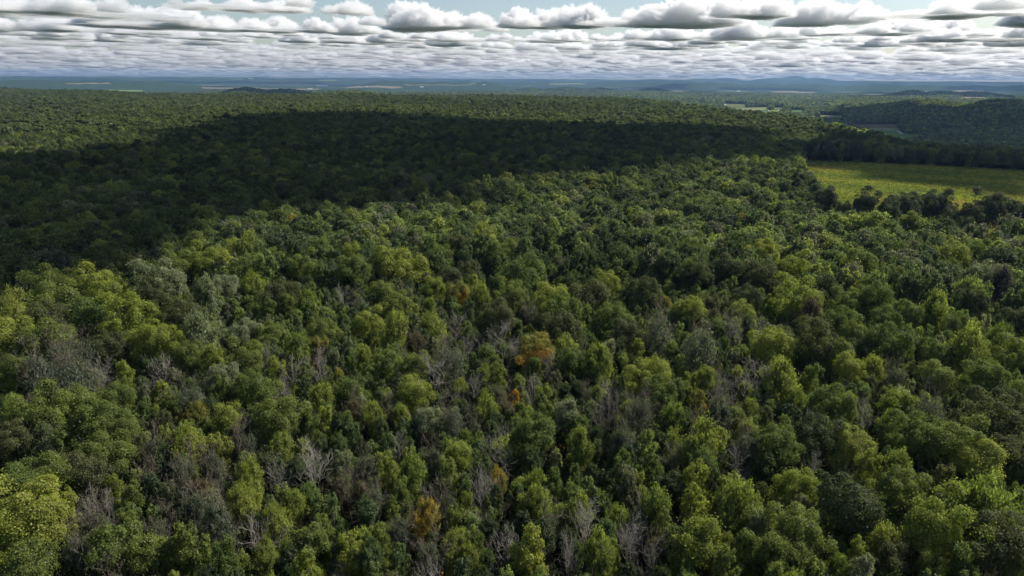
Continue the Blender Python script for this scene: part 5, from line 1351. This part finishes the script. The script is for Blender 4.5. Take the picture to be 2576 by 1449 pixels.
def building(name, key, L_, W_, Hh, rise, rot, wall, roof, label, cat, ndoor=1, nwin=3):
    bx, by = BUILD[key]
    d = math.hypot(bx, by)
    root = bpy.data.objects.new(name, None); COL.objects.link(root)
    root.location = (bx, by, float(terrain(bx, by)) + (0.6 if d < 6500 else 10.5)); root.rotation_euler = (0, 0, rot)
    prop(root, label, cat)
    l, w = L_ / 2, W_ / 2
    c = [(-l, -w), (l, -w), (l, w), (-l, w)]
    q = []
    for i in range(4):
        a, b = c[i], c[(i + 1) % 4]
        q.append([(a[0], a[1], -3), (b[0], b[1], -3), (b[0], b[1], Hh), (a[0], a[1], Hh)])
    for s in (-1, 1):
        q.append([(s * l, -w, Hh), (s * l, 0, Hh + rise * .999), (s * l, 0, Hh + rise), (s * l, w, Hh)])
    link('wall', mesh_np('wall', *quads(*q), wall), root)
    e = 0.8; th = 0.35; q = []
    for s in (-1, 1):
        y0 = s * (w + e); z0 = Hh - e * rise / w
        top = [(-l - e, y0, z0 + th), (l + e, y0, z0 + th), (l + e, 0, Hh + rise + th), (-l - e, 0, Hh + rise + th)]
        bot = [(x, y, z - th + .02) for x, y, z in top]
        q += [top, bot[::-1], [bot[0], bot[1], top[1], top[0]], [bot[1], bot[2], top[2], top[1]], [bot[3], bot[0], top[0], top[3]]]
    link('roof', mesh_np('roof', *quads(*q), roof), root)
    for k in range(ndoor):
        x = -l * 0.4 + k * l * 0.7
        link('door', mesh_np('door', *quads([(x - 2, -w - .06, 0), (x + 2, -w - .06, 0), (x + 2, -w - .06, min(4, Hh - .5)), (x - 2, -w - .06, min(4, Hh - .5))]), P_DARK), root)
    for k in range(nwin):
        x = l * 0.1 + (k + .5) * l * 0.8 / nwin
        link('window', mesh_np('window', *quads([(x - .7, -w - .07, 1.2), (x + .7, -w - .07, 1.2), (x + .7, -w - .07, 2.6), (x - .7, -w - .07, 2.6)]), P_DARK), root)
building('barn', 'barn1', 26, 12, 5, 3.5, -0.35, P_WHITE, P_TIN, 'long white farm shed with pale roof beside the bright green field', 'barn')
building('barn', 'barn2', 20, 11, 6, 4.0, -0.30, P_WHITE, P_TIN, 'shorter white barn under the dark clump of farm trees', 'barn')
building('barn', 'red', 22, 12, 6, 4.0, -0.4, P_RED, P_RROOF, 'red barn with faded roof alone on the shaded wooded hillside', 'barn', 1, 2)
building('house', 'house', 13, 9, 5, 3.0, -0.5, P_WHITE, P_GREY, 'small pale house among dark trees of the valley at the right', 'house', 1, 3)
FAR_SHEDS = [('w1', 75, 30, 'large bright white shed behind the dark wooded hill, left of centre'), ('w2', 90, 34, 'white far-off building, leftmost of the small town cluster'), ('w3', 70, 30, 'white far-off building in the middle of the small town cluster'), ('w4', 70, 30, 'white far-off building, rightmost of the small town cluster'), ('w5', 50, 24, 'pale shed on the thin tan strip near the middle of the horizon'), ('w6', 55, 22, 'lone white building in the blue lowland left of the long mountain'), ('w7', 110, 40, 'white speck of a building high on the far left ridge'), ('w8', 50, 24, 'pale shed at the left end of the tan field, centre left'), ('w9', 60, 26, 'long low pale shed in the dark woods left of centre')]
for key, l, w, lab in FAR_SHEDS:
    building('shed', key, l, w, 9, 4, random.Random(key).uniform(-.3, .3), P_WHITE, P_TIN, lab, 'building', 1, 2)

# ------------------------------------------------------------------ haze: closed box of even, thin air round the camera and the land
def haze():
    V = np.array([(x, y, z) for z in (-190, 262) for y in (-34500, 34500) for x in (-34500, 34500)], float)
    F = np.array([(0, 2, 3, 1), (4, 5, 7, 6), (0, 1, 5, 4), (2, 6, 7, 3), (0, 4, 6, 2), (1, 3, 7, 5)])
    N = Nodes('haze')
    pv = N.n('VolumePrincipled')
    pv.inputs['Color'].default_value = (0.28, 0.47, 0.80, 1)
    pv.inputs['Density'].default_value = 0.000032
    pv.inputs['Anisotropy'].default_value = 0.2
    N.l(pv.outputs[0], N.out.inputs['Volume'])
    o = link('haze', mesh_np('haze', V, F, N.m))
    prop(o, kind='stuff')
haze()

# ------------------------------------------------------------------ clouds
def cloud_material():
    N = Nodes('cloud')
    d = N.n('BsdfDiffuse'); d.inputs[0].default_value = (0.97, 0.97, 0.97, 1)
    t = N.n('BsdfTranslucent'); t.inputs[0].default_value = (0.98, 0.98, 0.99, 1)
    m = N.n('MixShader'); m.inputs[0].default_value = 0.7
    N.l(d.outputs[0], m.inputs[1]); N.l(t.outputs[0], m.inputs[2])
    N.l(m.outputs[0], N.out.inputs[0])
    return N.m
def cloud_air(dens):
    N = Nodes('cloud_air')
    v = N.n('VolumeScatter')
    v.inputs['Color'].default_value = (0.955, 0.958, 0.962, 1)
    v.inputs['Density'].default_value = dens
    v.inputs['Anisotropy'].default_value = 0.42
    N.l(v.outputs[0], N.out.inputs['Volume'])
    return N.m
CLOUD_AIR = cloud_air(0.0115); CLOUD_THIN = cloud_air(0.0042)
CLOUD = cloud_material()

def icosphere(sub):
    import bmesh
    bm = bmesh.new(); bmesh.ops.create_icosphere(bm, subdivisions=sub, radius=1.0)
    V = np.array([v.co[:] for v in bm.verts]); F = np.array([[v.index for v in f.verts] for f in bm.faces]); bm.free()
    return V, F
ICO = icosphere(7)

def cumulus(seed, mat):
    """Heap cloud, about 1000 m across: union of billows seen from the middle, flat-bottomed."""
    rg = np.random.default_rng(seed)
    d = ICO[0] / np.linalg.norm(ICO[0], axis=1)[:, None]
    r = np.full(len(d), 0.18)
    for lev, (n, s0, s1) in enumerate(((11, .28, .50), (40, .13, .27), (150, .06, .13))):
        for _ in range(n):
            a = rg.uniform(0, 6.28); u = rg.uniform(0, 1) ** 0.6
            if lev == 0:
                c = np.array([math.cos(a) * u * .60, math.sin(a) * u * .60, rg.uniform(0, .35) * (1 - u)])
            else:
                k = rg.integers(0, len(d)); c = d[k] * r[k] * 0.90
            s = rg.uniform(s0, s1)
            b = d @ c; q = b * b - c @ c + s * s
            ok = (q > 0) & (b > 0)
            r[ok] = np.maximum(r[ok], b[ok] + np.sqrt(q[ok]))
    P = d * r[:, None]
    bil = np.zeros(len(P))
    for l, amp in ((.24, .036), (.12, .024), (.06, .014), (.033, .008)):
        w = np.ones(len(P))
        for _ in range(3):
            k = rg.normal(size=3); k /= np.linalg.norm(k)
            k2 = rg.normal(size=3); k2 /= np.linalg.norm(k2)
            w *= np.abs(np.sin(P @ k * 3.14 / l + rg.uniform(0, 6.28) + 1.3 * np.sin(P @ k2 * 2.2 / l)))
        bil += amp * (1 - (1 - w ** 0.5) * 1.6)
    P = P + d * bil[:, None] * 3.4
    P[:, 2] = np.where(P[:, 2] < 0, P[:, 2] * 0.12, P[:, 2])
    P[:, :2] += 0.05 * P[:, 2:3]
    P[:, :2] /= np.percentile(np.abs(P[:, :2]), 99.0); P[:, 2] /= P[:, 2].max()
    return mesh_np('cumulus', P, ICO[1], mat, True)

def slab_cloud(seed, shadow, zg, base, thick, cell=22.0):
    """Low flat heap cloud, outline ragged; its middle stands sunward of the ground it shades."""
    rg = np.random.default_rng(seed)
    sh = (base - zg) / math.tan(SUN_EL)
    poly = [(x + sh * math.sin(SUN_AZ), y + sh * math.cos(SUN_AZ)) for x, y in shadow]
    P = np.array(poly); x0, y0 = P.min(0) - 160; x1, y1 = P.max(0) + 160
    cell = max(cell, (x1 - x0) / 170)
    X, Y = np.meshgrid(np.arange(x0, x1, cell), np.arange(y0, y1, cell))
    def wav(l, n=5):
        o = np.zeros_like(X)
        for _ in range(n):
            a = rg.uniform(0, 6.28); o += np.sin((X * math.cos(a) + Y * math.sin(a)) * 6.28 / (l * rg.uniform(.6, 1.5)) + rg.uniform(0, 6.28))
        return o / n ** .5
    S = sdist(X, Y, poly) - 8 + 16 * wav(300) + 15 * wav(140) + 11 * wav(65)
    ins = S < 0
    T = np.clip(-S / 160, 0, 1) ** 0.6 * thick
    Zt = base + T * (0.75 + 0.25 * wav(150)) + 3; Zb = base - 4 - T * 0.12
    idx = np.arange(X.size).reshape(X.shape); n = X.size
    cellok = ins[:-1, :-1] & ins[:-1, 1:] & ins[1:, 1:] & ins[1:, :-1]
    q = np.stack([idx[:-1, :-1], idx[:-1, 1:], idx[1:, 1:], idx[1:, :-1]], -1)[cellok]
    F = [q, q[:, ::-1] + n]
    E = {}
    for k in range(4):
        for a, b in zip(q[:, k], q[:, (k + 1) % 4]): E[(a, b)] = 1
    side = [(b, a, a + n, b + n) for a, b in E if (b, a) not in E]
    F.append(np.array(side)); F = np.concatenate(F)
    V = np.concatenate([np.c_[X.ravel(), Y.ravel(), Zt.ravel()], np.c_[X.ravel(), Y.ravel(), Zb.ravel()]])
    used = np.unique(F); mp = np.zeros(2 * n, int); mp[used] = np.arange(len(used))
    return mesh_np('cloud', V[used], mp[F], CLOUD, True)

CLOUD_BASE = 1150.0
for k, (shadow, zg, thick, lab) in enumerate(SHADE):
    o = link('cloud', slab_cloud(900 + k, shadow, zg, CLOUD_BASE, thick))
    prop(o, lab, 'cloud', kind='stuff')

def sky_clouds():
    protos = [cumulus(950 + i, CLOUD_AIR) for i in range(8)] + [cumulus(970 + i, CLOUD_THIN) for i in range(4)] + [cumulus(980 + i, CLOUD) for i in range(3)]
    c = hidden_collection('cumulus', protos)
    rg = np.random.default_rng(23)
    sh = CLOUD_BASE / math.tan(SUN_EL)
    P = [(x, y, w, w * rg.uniform(0.5, 0.75), h, an) for x, y, w, h, an in CUMULUS]
    tries = 0
    while tries < 40000 and len(P) < 2600:
        tries += 1
        az = rg.uniform(-1, 1) * math.radians(50); R = math.sqrt(rg.uniform(21.0 ** 2, 112.0 ** 2)) * 1000
        if R > 60000 and rg.random() < 0.5: continue
        x, y = math.sin(az) * R, math.cos(az) * R
        w = rg.uniform(400, 1000) * (1 + 0.9 * max(0, R - 30000) / 60000)
        band = math.sin(x / 5200 + 1.3) * math.sin(y / 4300 + 0.4) + 0.5 * math.sin((x + y) / 2300)
        if band < -0.5 and rg.random() < 0.85: continue
        d = w * rg.uniform(0.6, 1.0)
        if any((x - q[0]) ** 2 + (y - q[1]) ** 2 < (0.95 * (d + q[3])) ** 2 for q in P): continue
        P.append((x, y, w, d, min(750, w * rg.uniform(0.35, 0.6)), -az + rg.uniform(-.3, .3)))
    # the same broken sky outside the picture, clear of the sun's way to the lit country
    n_view = len(P)
    tries = 0
    while tries < 900:
        tries += 1
        x, y = rg.uniform(-24000, 24000), rg.uniform(-20000, 20000)
        if math.hypot(x, y) > 24000 or (abs(math.atan2(x, y)) < math.radians(48) and math.hypot(x, y) > 9000): continue
        gx, gy = x - sh * math.sin(SUN_AZ), y - sh * math.cos(SUN_AZ)
        if abs(math.atan2(gx, gy)) < math.radians(50) and math.hypot(gx, gy) < 9000: continue
        if math.hypot(gx, gy) < 1800: continue
        w = rg.uniform(500, 1200); d = w * rg.uniform(.6, 1)
        if any((x - q[0]) ** 2 + (y - q[1]) ** 2 < (0.85 * (d + q[3])) ** 2 for q in P): continue
        P.append((x, y, w, d, w * rg.uniform(.3, .5), rg.uniform(0, 3)))
    # every cloud is a low base with several heaps piled on it
    H = []
    for i, (x, y, w, d, h, an) in enumerate(P):
        out = float(i >= n_view)
        zb = CLOUD_BASE + rg.uniform(-20, 40)
        if math.hypot(x, y) < 24000: H.append((x, y, w * 0.8, d * 0.8, h * 0.3, an, zb, out))
        for _ in range(int(np.clip(round(2.2 * w / h), 3, 13))):
            t = rg.uniform(-1, 1); q = rg.normal() * 0.45 * d
            hh = h * (1 - 0.5 * t * t) * rg.uniform(0.6, 1.15); wl = hh * rg.uniform(0.9, 1.7)
            H.append((x + t * .78 * w * math.cos(an) - q * math.sin(an), y + t * .78 * w * math.sin(an) + q * math.cos(an), wl, wl * rg.uniform(.8, 1.1), hh, rg.uniform(0, 6.28), zb + rg.uniform(0, 15), out))
    P = np.array(H); n = len(P)
    z = P[:, 6] - (P[:, 0] ** 2 + P[:, 1] ** 2) / 1.274e7     # the far rows sink with the curve of the earth
    print('clouds', n)
    scatter('clouds', np.c_[P[:, :2], z], P[:, 5], P[:, 2:5], np.where(P[:, 7] > 0, RNG.integers(12, 15, n), np.where(np.hypot(P[:, 0], P[:, 1]) > 27000, RNG.integers(8, 12, n), RNG.integers(0, 8, n))), np.ones((n, 4)), c,
            'broken rows of grey-bottomed white heap clouds over the horizon', tilt=0.0)
sky_clouds()
